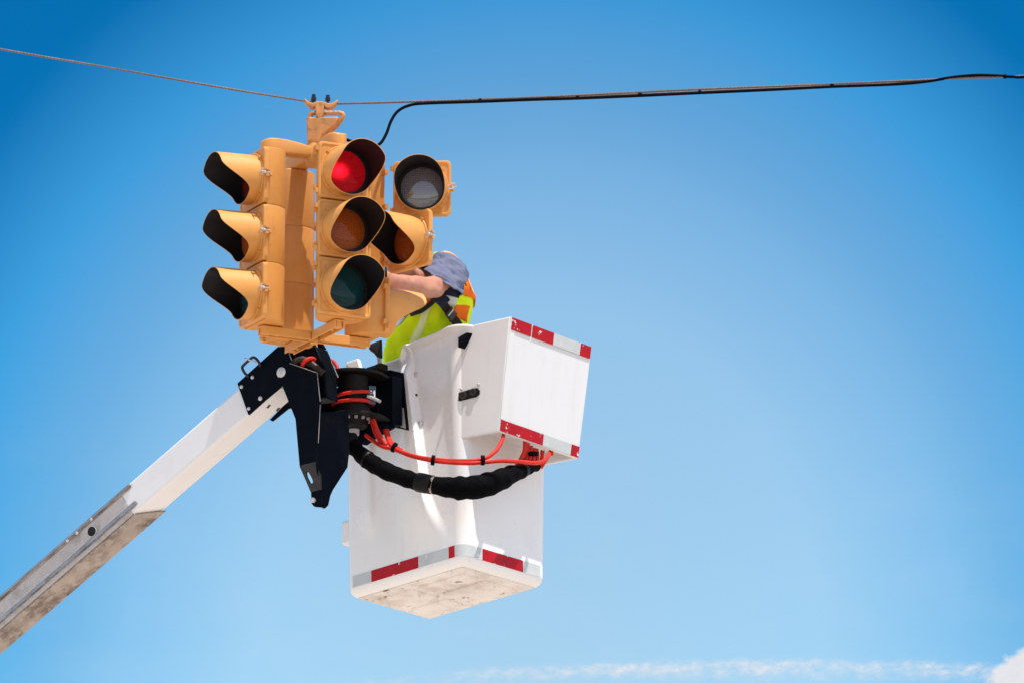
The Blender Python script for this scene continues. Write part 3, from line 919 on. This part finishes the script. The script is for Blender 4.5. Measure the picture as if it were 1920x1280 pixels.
# handle loop with cotter pin
m = MB()
m.tube(spline([bp_(489, 686, .02), bp_(483, 675, .04), bp_(475.5, 669.5, .045), bp_(469, 673, .045), bp_(456, 685, .04), bp_(454.5, 690, .04), bp_(458.5, 698, .03), bp_(466, 706, .014)], 6), .0062, 8)
m.build('lifting_handle', M['dark_bolt'], lift, smooth=180)
m = MB(); m.tube([bp_(458, 671, .05), bp_(470, 675, .054), bp_(480, 678.5, .05)], .0035, 6)
m.build('cotter_pin', M['steel'], lift, smooth=180)

# pendant link: near plate on the boom's plane, cover plate facing right, forked foot
n2_ = Vector((.55, -.835, 0)).normalized()
PL = P1 + BN * .030
def pp(px, py): return onplane(px, py, PL, BN)
lp_pts = [(520.5, 702), (523, 690), (530, 682.5), (541.5, 680), (594.5, 698), (596, 712), (601, 755), (600.5, 790), (597, 830), (593.5, 864), (561.2, 872), (553.5, 785), (544, 761)]
m = MB(); m.prism([pp(*p) for p in lp_pts], -BN * .012)
pend = m.build('pendant_link', M['black'], lift, bevel=.0025)
edge_p = pp(600, 800)
def rp(px, py): return onplane(px, py, edge_p, n2_)
rpts = [(601.5, 772), (655, 768), (656, 850), (653, 875), (626, 917), (621, 928), (617, 946), (611, 952), (604, 949), (601.5, 940), (600.5, 912), (594.5, 868), (598, 830), (601, 795)]
m = MB(); m.prism([rp(*p) - n2_ * .004 for p in rpts], -n2_ * .012)
m.build('cover_plate', M['black'], pend, bevel=.003)
# worn lower face plate with a slot (frame of four strips round the slot)
for a_, b_ in (((543, 680.5), (594, 698)), ((594.8, 699), (600.5, 752)), ((600.6, 758), (597, 830))):
    m = MB(); m.tube([pp(*a_) + BN * .0005, pp(*b_) + BN * .0005], .0016, 6)
    m.build('plate_edge', M['rim_metal'], pend, smooth=180)
m = MB(); m.prism([pp(*p) for p in ((582.5, 922), (600.5, 917), (600.5, 950), (589, 949), (584, 944))], -BN * .012)
m.build('foot', M['black'], pend, bevel=.0025)
wl = [(561.2, 872.3), (578, 868.2), (593.5, 864.4), (600, 890), (600.7, 917.0), (582.5, 921.8), (575.5, 905), (568.5, 889)]
slot_ = [(573.5, 885), (575.5, 883.3), (578.5, 884.5), (584.5, 895), (587, 903), (585, 905.5), (581, 904.5), (575, 893)]
m = MB()
fo = [pp(*p) for p in wl]; fi = [pp(*p) for p in slot_]
nn = len(fo)
vs = [p + BN * .0005 for p in fo] + [p + BN * .0005 for p in fi] + [p - BN * .0115 for p in fo] + [p - BN * .0115 for p in fi]
fs = []
for i in range(nn):
    j = (i + 1) % nn
    fs += [(i, j, nn + j, nn + i), (2 * nn + i, 3 * nn + i, 3 * nn + j, 2 * nn + j), (i, 2 * nn + i, 2 * nn + j, j), (nn + i, nn + j, 3 * nn + j, 3 * nn + i)]
m.add(vs, fs)
m.build('worn_plate', M['brown_black'], pend)
m = MB(); m.lathe(pp(588, 937), BN, [(0, .012), (.008, .012), (.014, .010), (.016, .004)], 14)
m.build('foot_pin', M['steel'], pend, smooth=40)

# rotator: two horizontal shelves, drum between them, channel bolted to the bucket
nB = -bv                                              # out of the bucket's left face
def RB_(s, out, h): return B(s, -out, h)
# channel on the face
def fit_h(px, py, dy): return at(px, py, dy)
m = MB()
k1 = [(706, 699), (722, 694), (730, 692.5), (754.5, 698), (763, 805.5), (731, 797.5), (706, 792)]
Pc = B(.40, -.075, .8)
def ch(px, py): return onplane(px, py, Pc, bv)
m.prism([ch(*p) for p in k1], bv * .05)
m.build('mounting_channel', M['black'], lift, bevel=.004)
m = MB(); m.prism([ch(*p) - bv * .0008 for p in ((747, 760), (757, 764), (761.5, 803), (751, 800))], -bv * .0012)
m.build('channel_sticker', M['grey'], lift)
ctr = at(662, 735, .70)
rot_z = Z
def hz(px, py, z): 
    d = ray(px, py); return CAM + d * ((z - CAM.z) / d.z)
zt = at(662, 707, .70).z; zl = at(664, 784, .66).z
top_out = [(597, 713.5), (618, 706), (640, 701), (665, 699.5), (690, 704), (712, 711), (726, 715.5)]
def shelf(front_pts, z, th, back):
    fr = [hz(px, py, z) for px, py in front_pts]
    bk = [p + back for p in (fr[-1], fr[0])]
    m = MB(); m.prism(fr + bk, Z * th); return m
cen = Vector((ctr.x, ctr.y, 0))
def shelfpoly(z, r_, th):
    c0 = Vector((ctr.x, ctr.y, z)); out = []
    # round nose towards the viewer, straight flanks to the bucket
    tow = Vector((-.35, -.94, 0)).normalized(); sd = Vector((tow.y, -tow.x, 0))
    for k in range(13):
        a = rad(-90 + 180 * k / 12)
        out.append(c0 + tow * (r_ * math.cos(a)) + sd * (r_ * math.sin(a)))
    out.append(c0 + sd * r_ + Vector((.26, .17, 0)) * -0 - tow * .16)
    out.append(c0 - sd * r_ - tow * .16)
    m = MB(); m.prism(out, Z * th); return m
sh1 = shelfpoly(zt, .135, .014).build('rotator_shelf', M['rotator'], lift, bevel=.003)
sh2 = shelfpoly(zl, .145, .014).build('rotator_shelf', M['rotator'], lift, bevel=.003)
# flank plates joining shelves, back web to the channel
m = MB()
c0 = Vector((ctr.x, ctr.y, (zt + zl) / 2))
m.box(c0 + Vector((-.125, .0, 0)), (.94, -.35, 0), (.35, .94, 0), (0, 0, 1), .02, .20, zt - zl - .002)
m.box(c0 + Vector((.03, .16, 0)), (.94, -.35, 0), (.35, .94, 0), (0, 0, 1), .36, .03, zt - zl - .002)
m.box(c0 + Vector((.16, .075, 0)), (.70, -.71, 0), (.71, .70, 0), (0, 0, 1), .10, .06, zt - zl + .02)
m.build('rotator_web', M['black'], lift, bevel=.002)
m = MB()
dh_ = zt - zl
m.lathe((ctr.x, ctr.y - .03, zl + .0145), Z, [(0, .085), (.020, .085), (.022, .076), (.055, .074), (.06, .064), (.062, .064), (dh_ - .02, .066)], 32)
m.build('rotator_drum', M['rotator'], lift, smooth=35)
m = MB(); m.lathe((ctr.x, ctr.y - .03, zl - .045), Z, [(0, .050), (.010, .066), (.044, .070)], 28)
low = m.build('rotator_cap', M['rotator'], lift, smooth=35)
for k in range(14):
    a = 2 * math.pi * k / 14
    m = MB(); m.lathe((ctr.x + .075 * math.cos(a), ctr.y - .03 + .075 * math.sin(a), zl - .012), Z, [(0, .006), (.002, .0085), (.0118, .0085)], 6)
    m.build('bolt', M['rim_metal'], low, smooth=40)
m = MB(); m.lathe((ctr.x + .008, ctr.y - .035, zl - .098), Z, [(0, .010), (.006, .014), (.020, .015), (.024, .021), (.05, .023), (.054, .018)], 14)
m.build('hose_fitting', M['grey'], low, smooth=40)
pz = Vector((ctr.x + .008, ctr.y - .035, zl - .098))
m = MB(); m.tube(spline([pz, pz - Z * .04, pz + Vector((.012, 0, -.075)), pz + Vector((.045, .0, -.10)), pz + Vector((.10, .03, -.14))], 6), .007, 8)
m.build('grey_tube', M['grey'], low, smooth=180)
m = MB()
m.prism([at(px, py, .72) for px, py in ((600, 786), (722, 782), (729, 799), (706, 812), (688, 823), (676, 832), (640, 826), (602, 806))], (.03, .03, 0))
m.build('rotator_gusset', M['black'], lift, bevel=.003)
# hose turns round the drum
m = MB()
for (z_, r_, a0, a1, sl) in ((.060, .088, 150, 395, .012), (.082, .086, 165, 330, .030)):
    pts = []
    for k in range(31):
        a = rad(a0 + (a1 - a0) * k / 30)
        pts.append((ctr.x + r_ * math.cos(a), ctr.y - .03 + r_ * math.sin(a), zl + z_ + sl * k / 30))
    m.tube(pts, .0088, 8)
m.build('coiled_hose', M['hose'], lift, smooth=180)
m = MB(); p = at(688, 742, .60)
m.tube([p, p + Vector((.03, .01, -.008)), p + Vector((.058, .03, -.018))], .008, 8)
m.build('hose_ferrule', M['grey'], lift, smooth=60)
# notice on the web
m = MB(); cst = at(698, 740, .62)
sx_ = Vector((.94, .34, 0)).normalized(); sn = Vector((.34, -.94, 0)).normalized()
m.box(cst, sx_, sn, Z, .032, .002, .082)
M['sticker'] = pmat('dark_sticker', (.035, .045, .075), .3)
stk = m.build('notice_plate', M['sticker'], lift)
m = MB()
for k, (w, h, x, z_) in enumerate(((.006, .034, .010, .004), (.004, .014, .005, .012), (.008, .006, -.006, .018), (.006, .004, -.006, .008), (.004, .012, .011, -.022))):
    m.box(cst + sx_ * x + sn * .0016 + Z * z_, sx_, sn, Z, w, .001, h)
M['print'] = pmat('white_print', (.7, .72, .72), .5)
m.build('notice_print', M['print'], stk)

# hoses
def hose(pts, r_=.0092, n=8, mm='hose', name='hydraulic_hose', parent=lift):
    m = MB(); m.tube(spline([at(*p) for p in pts], 7), r_, n)
    return m.build(name, M[mm], parent, smooth=180)
hose([(565, 690, .40), (569, 680, .38), (577, 673, .38), (587, 672, .40), (596, 679, .42), (603, 692, .44), (607, 712, .48)])
hose([(616, 676, .70), (624, 677, .70), (632, 687, .68), (637, 706, .66)])
hose([(700, 786, .62), (706, 803, .60), (716, 822, .58), (724, 834, .57)])
hose([(697, 786, .64), (702, 806, .62), (711, 824, .60), (720, 836, .58)])
hose([(686, 815, .66), (700, 826, .62), (716, 836, .58), (740, 842, .54), (775, 855, .48), (820, 864, .43), (870, 867.5, .40), (905, 866, .41), (940, 863, .45), (975, 865, .53), (1005, 867, .62), (1022, 862, .68), (1030, 850, .74)])
hose([(722, 806, .66), (727, 822, .60), (735, 836, .55), (755, 847, .51), (790, 857, .46), (835, 862, .42), (880, 863, .40), (910, 858, .42), (930, 844, .47), (941, 826, .53), (944, 814, .58)])
hose([(726, 806, .67), (730, 820, .62), (738, 834, .57), (752, 843, .53)])
for k, (x0, x1) in enumerate(((975, 985), (984, 990), (990, 996), (998, 1003), (1006, 1008), (1014, 1018), (1022, 1034))):
    hose([(x1, 826 + k * 4.5, .66 + k * .02), (x1 - 1, 845, .66 + k * .02), (x0 + 1, 862, .66 + k * .02), (x0 - 8, 876, .68 + k * .02)], .0088 if k else .011)
for px, py, dy, ax_ in ((739, 838, .54, (1, -.2, -.5)), (812, 862, .43, (1, -.1, -.15)), (905, 862, .405, (1, .2, 0)), (1000, 850, .66, (0, 0, 1))):
    m = MB(); p = at(px, py, dy); a = Vector(ax_).normalized()
    m.tube([p - a * .007, p + a * .007], .023, 10, flat=.9)
    m.build('hose_tie', M['cable'], lift, smooth=60)
# thick sleeved hose bundle
sl = [(655, 820, .56), (666, 842, .54), (690, 862, .52), (725, 883, .48), (770, 899, .42), (815, 909, .37), (860, 914, .35), (900, 911, .37), (935, 900, .44), (962, 888, .54), (985, 880, .64), (1006, 873, .74)]
pts = spline([at(*p) for p in sl], 10)
rr = []
for i in range(len(pts)):
    t = i / (len(pts) - 1)
    base = .035 + .018 * math.exp(-((t - .62) / .16) ** 2) - .014 * sstep(.78, 1, t) + .004 * math.exp(-((t - .25) / .1) ** 2)
    rr.append(base * (1 + .07 * noise.noise((t * 23, 1.7, 0)) + .035 * math.sin(t * 95 + 3 * noise.noise((t * 9, 0, 0))) + .05 * noise.noise((t * 60, 4.2, 0))))
m = MB(); m.tube(pts, rr, 20)
for i, v in enumerate(m.v):
    m.v[i] = v + Vector((noise.noise(v * 26), noise.noise(v * 26 + Vector((9, 0, 0))), noise.noise(v * 26 + Vector((0, 9, 0))))) * .005
sleeve = m.build('hose_sleeve', M['sleeve'], lift, smooth=180)
for t0_, t1_, mm, g_ in ((.395, .45, 'tape_black', 1.04), (.45, .452, 'boom_grime', .98), (.875, .90, 'tape_black', 1.06), (.175, .182, 'tape_black', 1.03)):
    i0 = int(t0_ * (len(pts) - 1)); i1 = max(i0 + 1, int(t1_ * (len(pts) - 1)))
    m = MB(); m.tube(pts[i0:i1 + 1], [rr[i] * g_ + .002 for i in range(i0, i1 + 1)], 20)
    m.build('tape_wrap', M[mm], sleeve, smooth=60)

# joystick of the bucket controls
m = MB(); p0 = at(713, 694, .86); p1 = at(710.5, 664, .84); p2 = at(709.5, 640, .83)
m.tube([p0, p1], .010, 10); m.tube([p1, p2], .0085, 10)
stick = m.build('control_stick', M['grey'], lift, smooth=40)
m = MB(); m.lathe(p1 - Z * .004, Z, [(0, .012), (.008, .013), (.012, .010), (.02, .010)], 12); 
m.build('stick_collar', M['rust'], stick, smooth=40)
m = MB()
m.prism([at(px, py, .80) for px, py in ((690, 647), (700, 642), (716, 636), (717, 668), (707, 666), (701, 658), (694, 653))], (0, .05, 0))
m.build('stick_grip', M['strap'], stick, bevel=.006)
m = MB(); m.box(at(704, 692, .85), bu, bv, bz, .07, .05, .022); m.box(at(716, 690, .85), bu, bv, bz, .03, .05, .035)
m.build('stick_base', M['rotator'], stick, bevel=.004)

# ---------------------------------------------------------------- the worker
pers = thing('person', 'worker in lime vest and blue grey shirt leaning into the opened signal from the bucket', 'person', B(.36, .27, .03))
# skeleton: joints in the place of the photograph
J = {}
hip = at(815, 735, 1.13)
J['pelvis'] = hip
J['spine'] = at(818, 660, 1.10)
J['chest'] = at(836, 575, .99)
J['neck'] = at(822, 503, .90)
J['head0'] = at(800, 492, .90)
J['head'] = at(764, 462, .84)
J['shl'] = at(850, 503, .90); J['ell'] = at(812, 542, .63); J['wrl'] = at(730, 529, .33)
J['shr'] = at(800, 520, 1.06); J['elr'] = at(768, 520, .78); J['wrr'] = at(716, 470, .36)
fwd = Vector((-.80, -.60, 0)); lft = Vector((.60, -.80, 0))
floor_h = B(.36, .27, .045).z
def leg(s_):
    h = hip + lft * (.10 * s_) - Z * .05
    a = Vector((h.x, h.y, floor_h + .09)) + lft * (.02 * s_)
    c_ = B(.36, .27, 0); a.x += (c_.x - a.x) * .7; a.y += (c_.y - a.y) * .7
    a = a + lft * (.09 * s_)
    k_ = h.lerp(a, .50) + fwd * .05
    return h, k_, a
verts = []; edges = []; radii = []
def jv(p, r_, par=None):
    verts.append(Vector(p)); radii.append(r_)
    if par is not None: edges.append((par, len(verts) - 1))
    return len(verts) - 1
pv = jv(J['pelvis'], .13)
spn = jv(J['spine'], .09, pv); chs = jv(J['chest'], .055, spn); nk = jv(J['neck'], .062, chs)
h0 = jv(J['head0'], .058, nk); 
for sgn, S, E_, W in ((1, 'shl', 'ell', 'wrl'), (-1, 'shr', 'elr', 'wrr')):
    s_ = jv(J[S], .044, chs)
    mid = jv(J[S].lerp(J[E_], .55), .054, s_)
    e_ = jv(J[E_], .052, mid)
    f1 = jv(J[E_].lerp(J[W], .28), .054, e_)
    f2 = jv(J[E_].lerp(J[W], .65), .045, f1)
    w_j = jv(J[W], .035, f2)
    # hand reaching into the housing
    d = Vector((-.72, -.69, .0)).normalized() if sgn > 0 else Vector((-.80, -.45, .30)).normalized()
    side = d.cross(Z).normalized(); upv = side.cross(d).normalized()
    palm = jv(J[W] + d * .045, .030, w_j)
    pe = jv(J[W] + d * .085, .030, palm)
    for q_, ln_ in ((-.030, .070), (-.010, .082), (.011, .076), (.031, .058)):
        b0 = jv(J[W] + d * .100 + upv * q_, .0095, pe)
        b1 = jv(J[W] + d * (.100 + ln_ * .5) + upv * q_ * 1.1 + side * .006 * sgn, .0088, b0)
        jv(J[W] + d * (.100 + ln_ * .9) + upv * q_ * 1.1 + side * .030 * sgn, .0078, b1)
    t1 = jv(J[W] + d * .06 + upv * .036 + side * .02 * sgn, .011, palm)
    jv(J[W] + d * .105 + upv * .052 + side * .03 * sgn, .009, t1)
for sgn in (1, -1):
    h, k_, a = leg(sgn)
    hj = jv(h, .095, pv); kj = jv(k_, .066, hj); cj = jv(k_.lerp(a, .35), .062, kj); aj = jv(a, .043, cj)
    jv(a + fwd * .16 - Z * .05, .036, aj)
me = D.meshes.new('skeleton'); me.from_pydata(verts, edges, [])
tmp = D.objects.new('tmp', me); C.objects.link(tmp)
sk = tmp.modifiers.new('s', 'SKIN'); sk.use_smooth_shade = True
for i, sv in enumerate(me.skin_vertices[0].data):
    sv.radius = (radii[i], radii[i]); sv.use_root = (i == 0)
ss = tmp.modifiers.new('b', 'SUBSURF'); ss.levels = 3; ss.render_levels = 3
dg = bpy.context.evaluated_depsgraph_get()
bme = D.meshes.new_from_object(tmp.evaluated_get(dg))
D.objects.remove(tmp)
bme.name = 'body'
# head added to the same mesh
bm = bmesh.new(); bm.from_mesh(bme)
hd = J['head']
fx = Vector((-.86, -.40, -.28)).normalized(); rx = fx.cross(Z).normalized(); ux = rx.cross(fx).normalized()
hm = Matrix((( rx.x, fx.x, ux.x, hd.x), (rx.y, fx.y, ux.y, hd.y), (rx.z, fx.z, ux.z, hd.z), (0, 0, 0, 1)))
def headshape(p):
    x, y, z = p
    w = 1 - .22 * max(0, -z) - .05 * max(0, z)
    X = .076 * x * w; Y = .096 * y * (1 - .12 * max(0, -z)); Z_ = .115 * z
    if y > .6 and abs(x) < .28:                            # nose and lips
        Y += .024 * math.exp(-((z + .12) / .16) ** 2 - (x / .13) ** 2) + .008 * math.exp(-((z + .5) / .07) ** 2 - (x / .22) ** 2)
    if y > .55: Y -= .010 * math.exp(-((z - .06) / .10) ** 2 - ((abs(x) - .36) / .14) ** 2)      # eye sockets
    if z < -.7 and y > .2: Y += .012
    return hm @ Vector((X, Y, Z_))
for v in bm.verts:                     # muscle and skin unevenness
    p = v.co
    v.co = p + v.normal * (.0085 * noise.noise(p * 13) + .0036 * noise.noise(p * 34))
r_ = bmesh.ops.create_icosphere(bm, subdivisions=4, radius=1)
for v in r_['verts']: v.co = headshape(v.co.copy())
for sd_ in (-1, 1):
    r_ = bmesh.ops.create_icosphere(bm, subdivisions=2, radius=1)
    for v in r_['verts']: v.co = hm @ Vector((sd_ * .077 + v.co.x * .010, -.008 + v.co.y * .019, -.002 + v.co.z * .031))
for f in bm.faces: f.smooth = True
bm.to_mesh(bme); bm.free()
bme.materials.clear(); bme.materials.append(M['skin'])
body = link('body', bme, pers)
m = MB()
for sd_ in (-1, 1):
    m.lathe(hm @ Vector((sd_ * .029, .078, .008)), fx, [(0, .011), (.006, .009), (.009, .003)], 12)
m.build('eye', M['eye'], body, smooth=60)
bm = bmesh.new(); r_ = bmesh.ops.create_icosphere(bm, subdivisions=4, radius=1)
kill = [v for v in bm.verts if v.co.z < .22 + .55 * v.co.y and not (v.co.y < -.1 and v.co.z > -.45)]
bmesh.ops.delete(bm, geom=kill, context='VERTS')
for v in bm.verts:
    q_ = v.co.copy(); v.co = headshape(q_); v.co = hd + (v.co - hd) * (1.055 + .02 * noise.noise(q_ * 9))
hme = D.meshes.new('hair'); bm.to_mesh(hme); bm.free(); hme.materials.append(M['hair'])
for p in hme.polygons: p.use_smooth = True
link('hair', hme, body)

# shirt sleeves: cloth shells round the upper arms
def cloth(rings, name, mm, parent, amp=.004, freq=16, thick=.003, caps=(False, False)):
    m = MB(); m.rings(rings, *caps)
    ref_ = rings[0][0]
    for i, v in enumerate(m.v):
        m.v[i] = v + Vector((noise.noise(v * freq), noise.noise(v * freq + Vector((5, 3, 0))), noise.noise(v * freq + Vector((0, 7, 2))))) * amp + Vector((.3, -.9, .3)) * (.006 * (abs(math.sin((v.x * .7 + v.z) * 120 + 5 * noise.noise(v * 11))) - .5) + .021 * (abs(math.sin((v.x * .45 + v.z) * 48 + 6 * noise.noise(v * 8))) ** .6 - .6) * (noise.noise(v * 7 + Vector((2, 0, 0))) + .55))
    o = m.build(name, mm, parent, smooth=180)
    sd = o.modifiers.new('cloth', 'SOLIDIFY'); sd.thickness = thick; sd.offset = 0
    return o
def arm_rings(a, b, prof, n=40, ref=Z, fold=.004):
    t = (b - a).normalized(); e1 = (ref - t * ref.dot(t)).normalized(); e2 = t.cross(e1); out = []
    for k, (s_, r1, r2) in enumerate(prof):
        c = a.lerp(b, s_)
        out.append([c + e1 * ((r1 + fold * math.sin(5 * i * 2 * math.pi / n + s_ * 9)) * math.cos(i * 2 * math.pi / n)) + e2 * ((r2 + fold * math.cos(3 * i * 2 * math.pi / n + s_ * 14)) * math.sin(i * 2 * math.pi / n)) for i in range(n)])
    return out
sa = at(849, 494, .86); sb = at(829.5, 530, .73)
prof = [(-.26, .01, .01), (-.24, .040, .045), (-.17, .062, .068), (-.08, .078, .084), (.06, .088, .092), (.25, .089, .092), (.45, .091, .092), (.65, .093, .092), (.85, .096, .092), (.97, .099, .093), (1.0, .098, .092)]
se1 = Vector((.82, 0, -.57)); se2 = Vector((.03, .97, .13)) * 1.28
fine = []
for p_, q_ in zip(prof, prof[1:]):
    fine += [tuple(a + (b - a) * k / 4 for a, b in zip(p_, q_)) for k in range(4)]
fine.append(prof[-1])
rg_ = []
for s_, r1, r2 in fine:
    c = sa.lerp(sb, s_)
    rg_.append([c + se1 * ((r1 + .005 * math.sin(5 * a + s_ * 9)) * math.cos(a)) + se2 * ((r2 + .004 * math.cos(3 * a + s_ * 14)) * math.sin(a)) for a in [k * 2 * math.pi / 44 for k in range(44)]])
slv = cloth(rg_, 'shirt_sleeve', M['shirt'], body, amp=.011, freq=14)
cloth(arm_rings(J['shr'] + (J['shr'] - J['elr']) * .1, J['shr'].lerp(J['elr'], .75), prof), 'shirt_sleeve', M['shirt'], body, amp=.006, freq=14)
# trousers and boots
tm = MB()
for sgn in (1, -1):
    h, k_, a = leg(sgn)
    pts = [h + Z * .14, h, h.lerp(k_, .5), k_, k_.lerp(a, .5), a + Z * .02]
    rr_ = [[p + Vector((math.cos(i / 16 * 2 * math.pi), math.sin(i / 16 * 2 * math.pi), 0)) * rad_ for i in range(16)] for p, rad_ in zip(pts, (.12, .118, .095, .082, .078, .076))]
    tm.rings(rr_, True, True)
tm.build('trousers', M['jeans'], body, smooth=180)
for sgn in (1, -1):
    h, k_, a = leg(sgn); bmk = MB()
    rr_ = []
    for t_, w_b, hh in ((-.07, .03, .10), (-.05, .043, .13), (.03, .046, .13), (.09, .044, .075), (.16, .046, .06), (.20, .03, .045)):
        c = Vector((a.x, a.y, floor_h)) + fwd * t_
        rr_.append([c + lft * (x * w_b * 2) + Z * (hh / 2 + y * hh) for x, y in rounded(1, 1, .3, 3)])
    bmk.rings(rr_); bmk.build('boot', M['boot'], body, smooth=50)

# vest: loose lime shell round the trunk
VS = [(760, 800, .190, .165, 1.15), (700, 797, .198, .172, 1.15), (660, 800, .196, .170, 1.13), (630, 806, .178, .165, 1.08), (600, 817, .150, .165, 1.03),
      (575, 831, .128, .16, .99), (555, 841, .112, .15, .96), (530, 840, .080, .12, .93), (505, 834, .058, .10, .92), (487, 828, .040, .07, .90), (476, 823, .018, .04, .88)]
VY = [v[0] for v in VS]
def vest_at(y, th, off=0.0):
    for a, b in zip(VS, VS[1:]):
        if a[0] >= y >= b[0]:
            t = (a[0] - y) / (a[0] - b[0]); break
    px, w, d, dy = [a[i] + (b[i] - a[i]) * t for i in range(1, 5)]
    c = at(px, y, dy)
    fold = .010 * math.sin(th * 7 + y * .03) * sstep(520, 620, y) + .006 * math.sin(th * 13 - y * .05) * sstep(540, 640, y)
    p = c + Vector(((w + fold + off) * math.cos(th), (d + fold + off) * math.sin(th), 0))
    return p + Vector((noise.noise(p * 9), noise.noise(p * 9 + Vector((3, 0, 0))), noise.noise(p * 9 + Vector((0, 3, 0))))) * .014
ys = [760 - i * (760 - 476) / 60 for i in range(61)]
ths = [i / 72 * 2 * math.pi for i in range(72)]
m = MB(); m.rings([[vest_at(y, th) for th in ths] for y in ys], True, True)
vest = m.build('safety_vest', M['vest'], body, smooth=180)
def patch(th0, th1, y0, y1, mm, name, off=.004, sl=0.0, n=16, k=8):
    m = MB(); rows = []
    for j in range(k + 1):
        y = y0 + (y1 - y0) * j / k
        rows.append([vest_at(max(476.5, min(759, y + sl * (i / n - .5))), rad(th0 + (th1 - th0) * i / n), off) for i in range(n + 1)])
    m.rings(rows, False, False, closed=False)
    o = m.build(name, mm, vest, smooth=180)
    s_ = o.modifiers.new('t', 'SOLIDIFY'); s_.thickness = .002
    return o
# angles: 180 left, 270 towards the viewer, 360 right
patch(182, 262, 586, 575, M['orange'], 'orange_band')
patch(272, 300, 588, 560, M['silver'], 'pale_band', .006)  # silver reflective tape
patch(300, 345, 612, 585, M['orange'], 'orange_band')
patch(262, 345, 566, 548, M['orange'], 'orange_band', .005)
patch(318, 400, 568, 528, M['orange'], 'orange_band', .008)
patch(190, 214, 618, 594, M['silver'], 'pale_band', .007)  # lighter patch on the left of the vest
patch(247, 263, 720, 590, M['pale'], 'pale_band', .005, k=24)  # paler vertical stripe down the vest front
# orange piping along the sleeve head, sunlight painted in as a paler colour
m = MB()
pq_ = spline([at(812, 487, .80), at(820, 480, .82), at(836, 475, .84), at(852, 480, .86), at(863, 492.5, .88), at(872, 512, .88), at(880, 531, .88), at(888, 551, .88)], 6)
m.tube(pq_, [.011 - .0065 * sstep(.2, .5, i / (len(pq_) - 1)) for i in range(len(pq_))], 8, flat=1.4)
M['piping'] = pmat('sunlit_orange_trim', (.86, .40, .16), .7, var=.15, vscale=30)
m.build('shoulder_piping', M['piping'], vest, smooth=180)
# open armhole: flap behind the sleeve
# harness strap and buckle
def on_vest(px, py, off):
    best = None
    for th in range(170, 372, 2):
        p = vest_at(min(759, max(477, py)), rad(th), off); d = p - CAM; zc = d.dot(F_)
        e_ = (960 + FOC * d.x / zc - px) ** 2
        if best is None or e_ < best[0]: best = (e_, p)
    return at(px, py, best[1].y - YC)
def strap(pts, w, name, mm, th=.004, off=.014):
    P = spline([on_vest(p[0], p[1], off) for p in pts], 5); m = MB(); rr_ = []
    for i, p in enumerate(P):
        t = (P[min(i + 1, len(P) - 1)] - P[max(i - 1, 0)]).normalized()
        nv = (CAM - p).normalized(); nv = (nv + Vector((.25, 0, .1))).normalized(); s_ = t.cross(nv).normalized(); n_ = s_.cross(t)
        rr_.append([p + s_ * w + n_ * th, p - s_ * w + n_ * th, p - s_ * w - n_ * th, p + s_ * w - n_ * th])
    m.rings(rr_); return m.build(name, mm, vest, bevel=.001)
strap([(812, 556), (824, 560), (836, 577), (850, 597), (862, 613), (872, 640)], .019, 'harness_strap', M['strap'])
strap([(812, 552), (824, 559), (836, 570)], .026, 'harness_pad', M['navy'], .010, .024)
strap([(834, 546), (848, 549), (862, 553)], .016, 'armhole_dark', M['navy'], .006, .03)  # dark strip standing in for the armhole's dark inside and undershirt
strap([(758, 594), (775, 588), (790, 583), (805, 572), (816, 562)], .010, 'harness_strap', M['strap'])
bk = on_vest(846, 590, .028)
m = MB(); bx = (on_vest(852, 599, .02) - on_vest(840, 581, .02)).normalized(); bn = ((CAM - bk).normalized() + Vector((.2, 0, .2))).normalized(); by = bx.cross(bn).normalized(); bn = by.cross(bx)
m.box(bk, bx, by, bn, .036, .044, .012); m.box(bk - bx * .026, bx, by, bn, .008, .050, .010); m.tube([bk + bx * .022 - by * .026, bk + bx * .022 + by * .026], .005, 8)
m.build('buckle', M['brown_black'], vest, bevel=.003)
m = MB(); m.box(bk - bx * .018 + bn * .008, bx, by, bn, .006, .040, .003); m.build('buckle_bar', M['steel'], vest, bevel=.001)
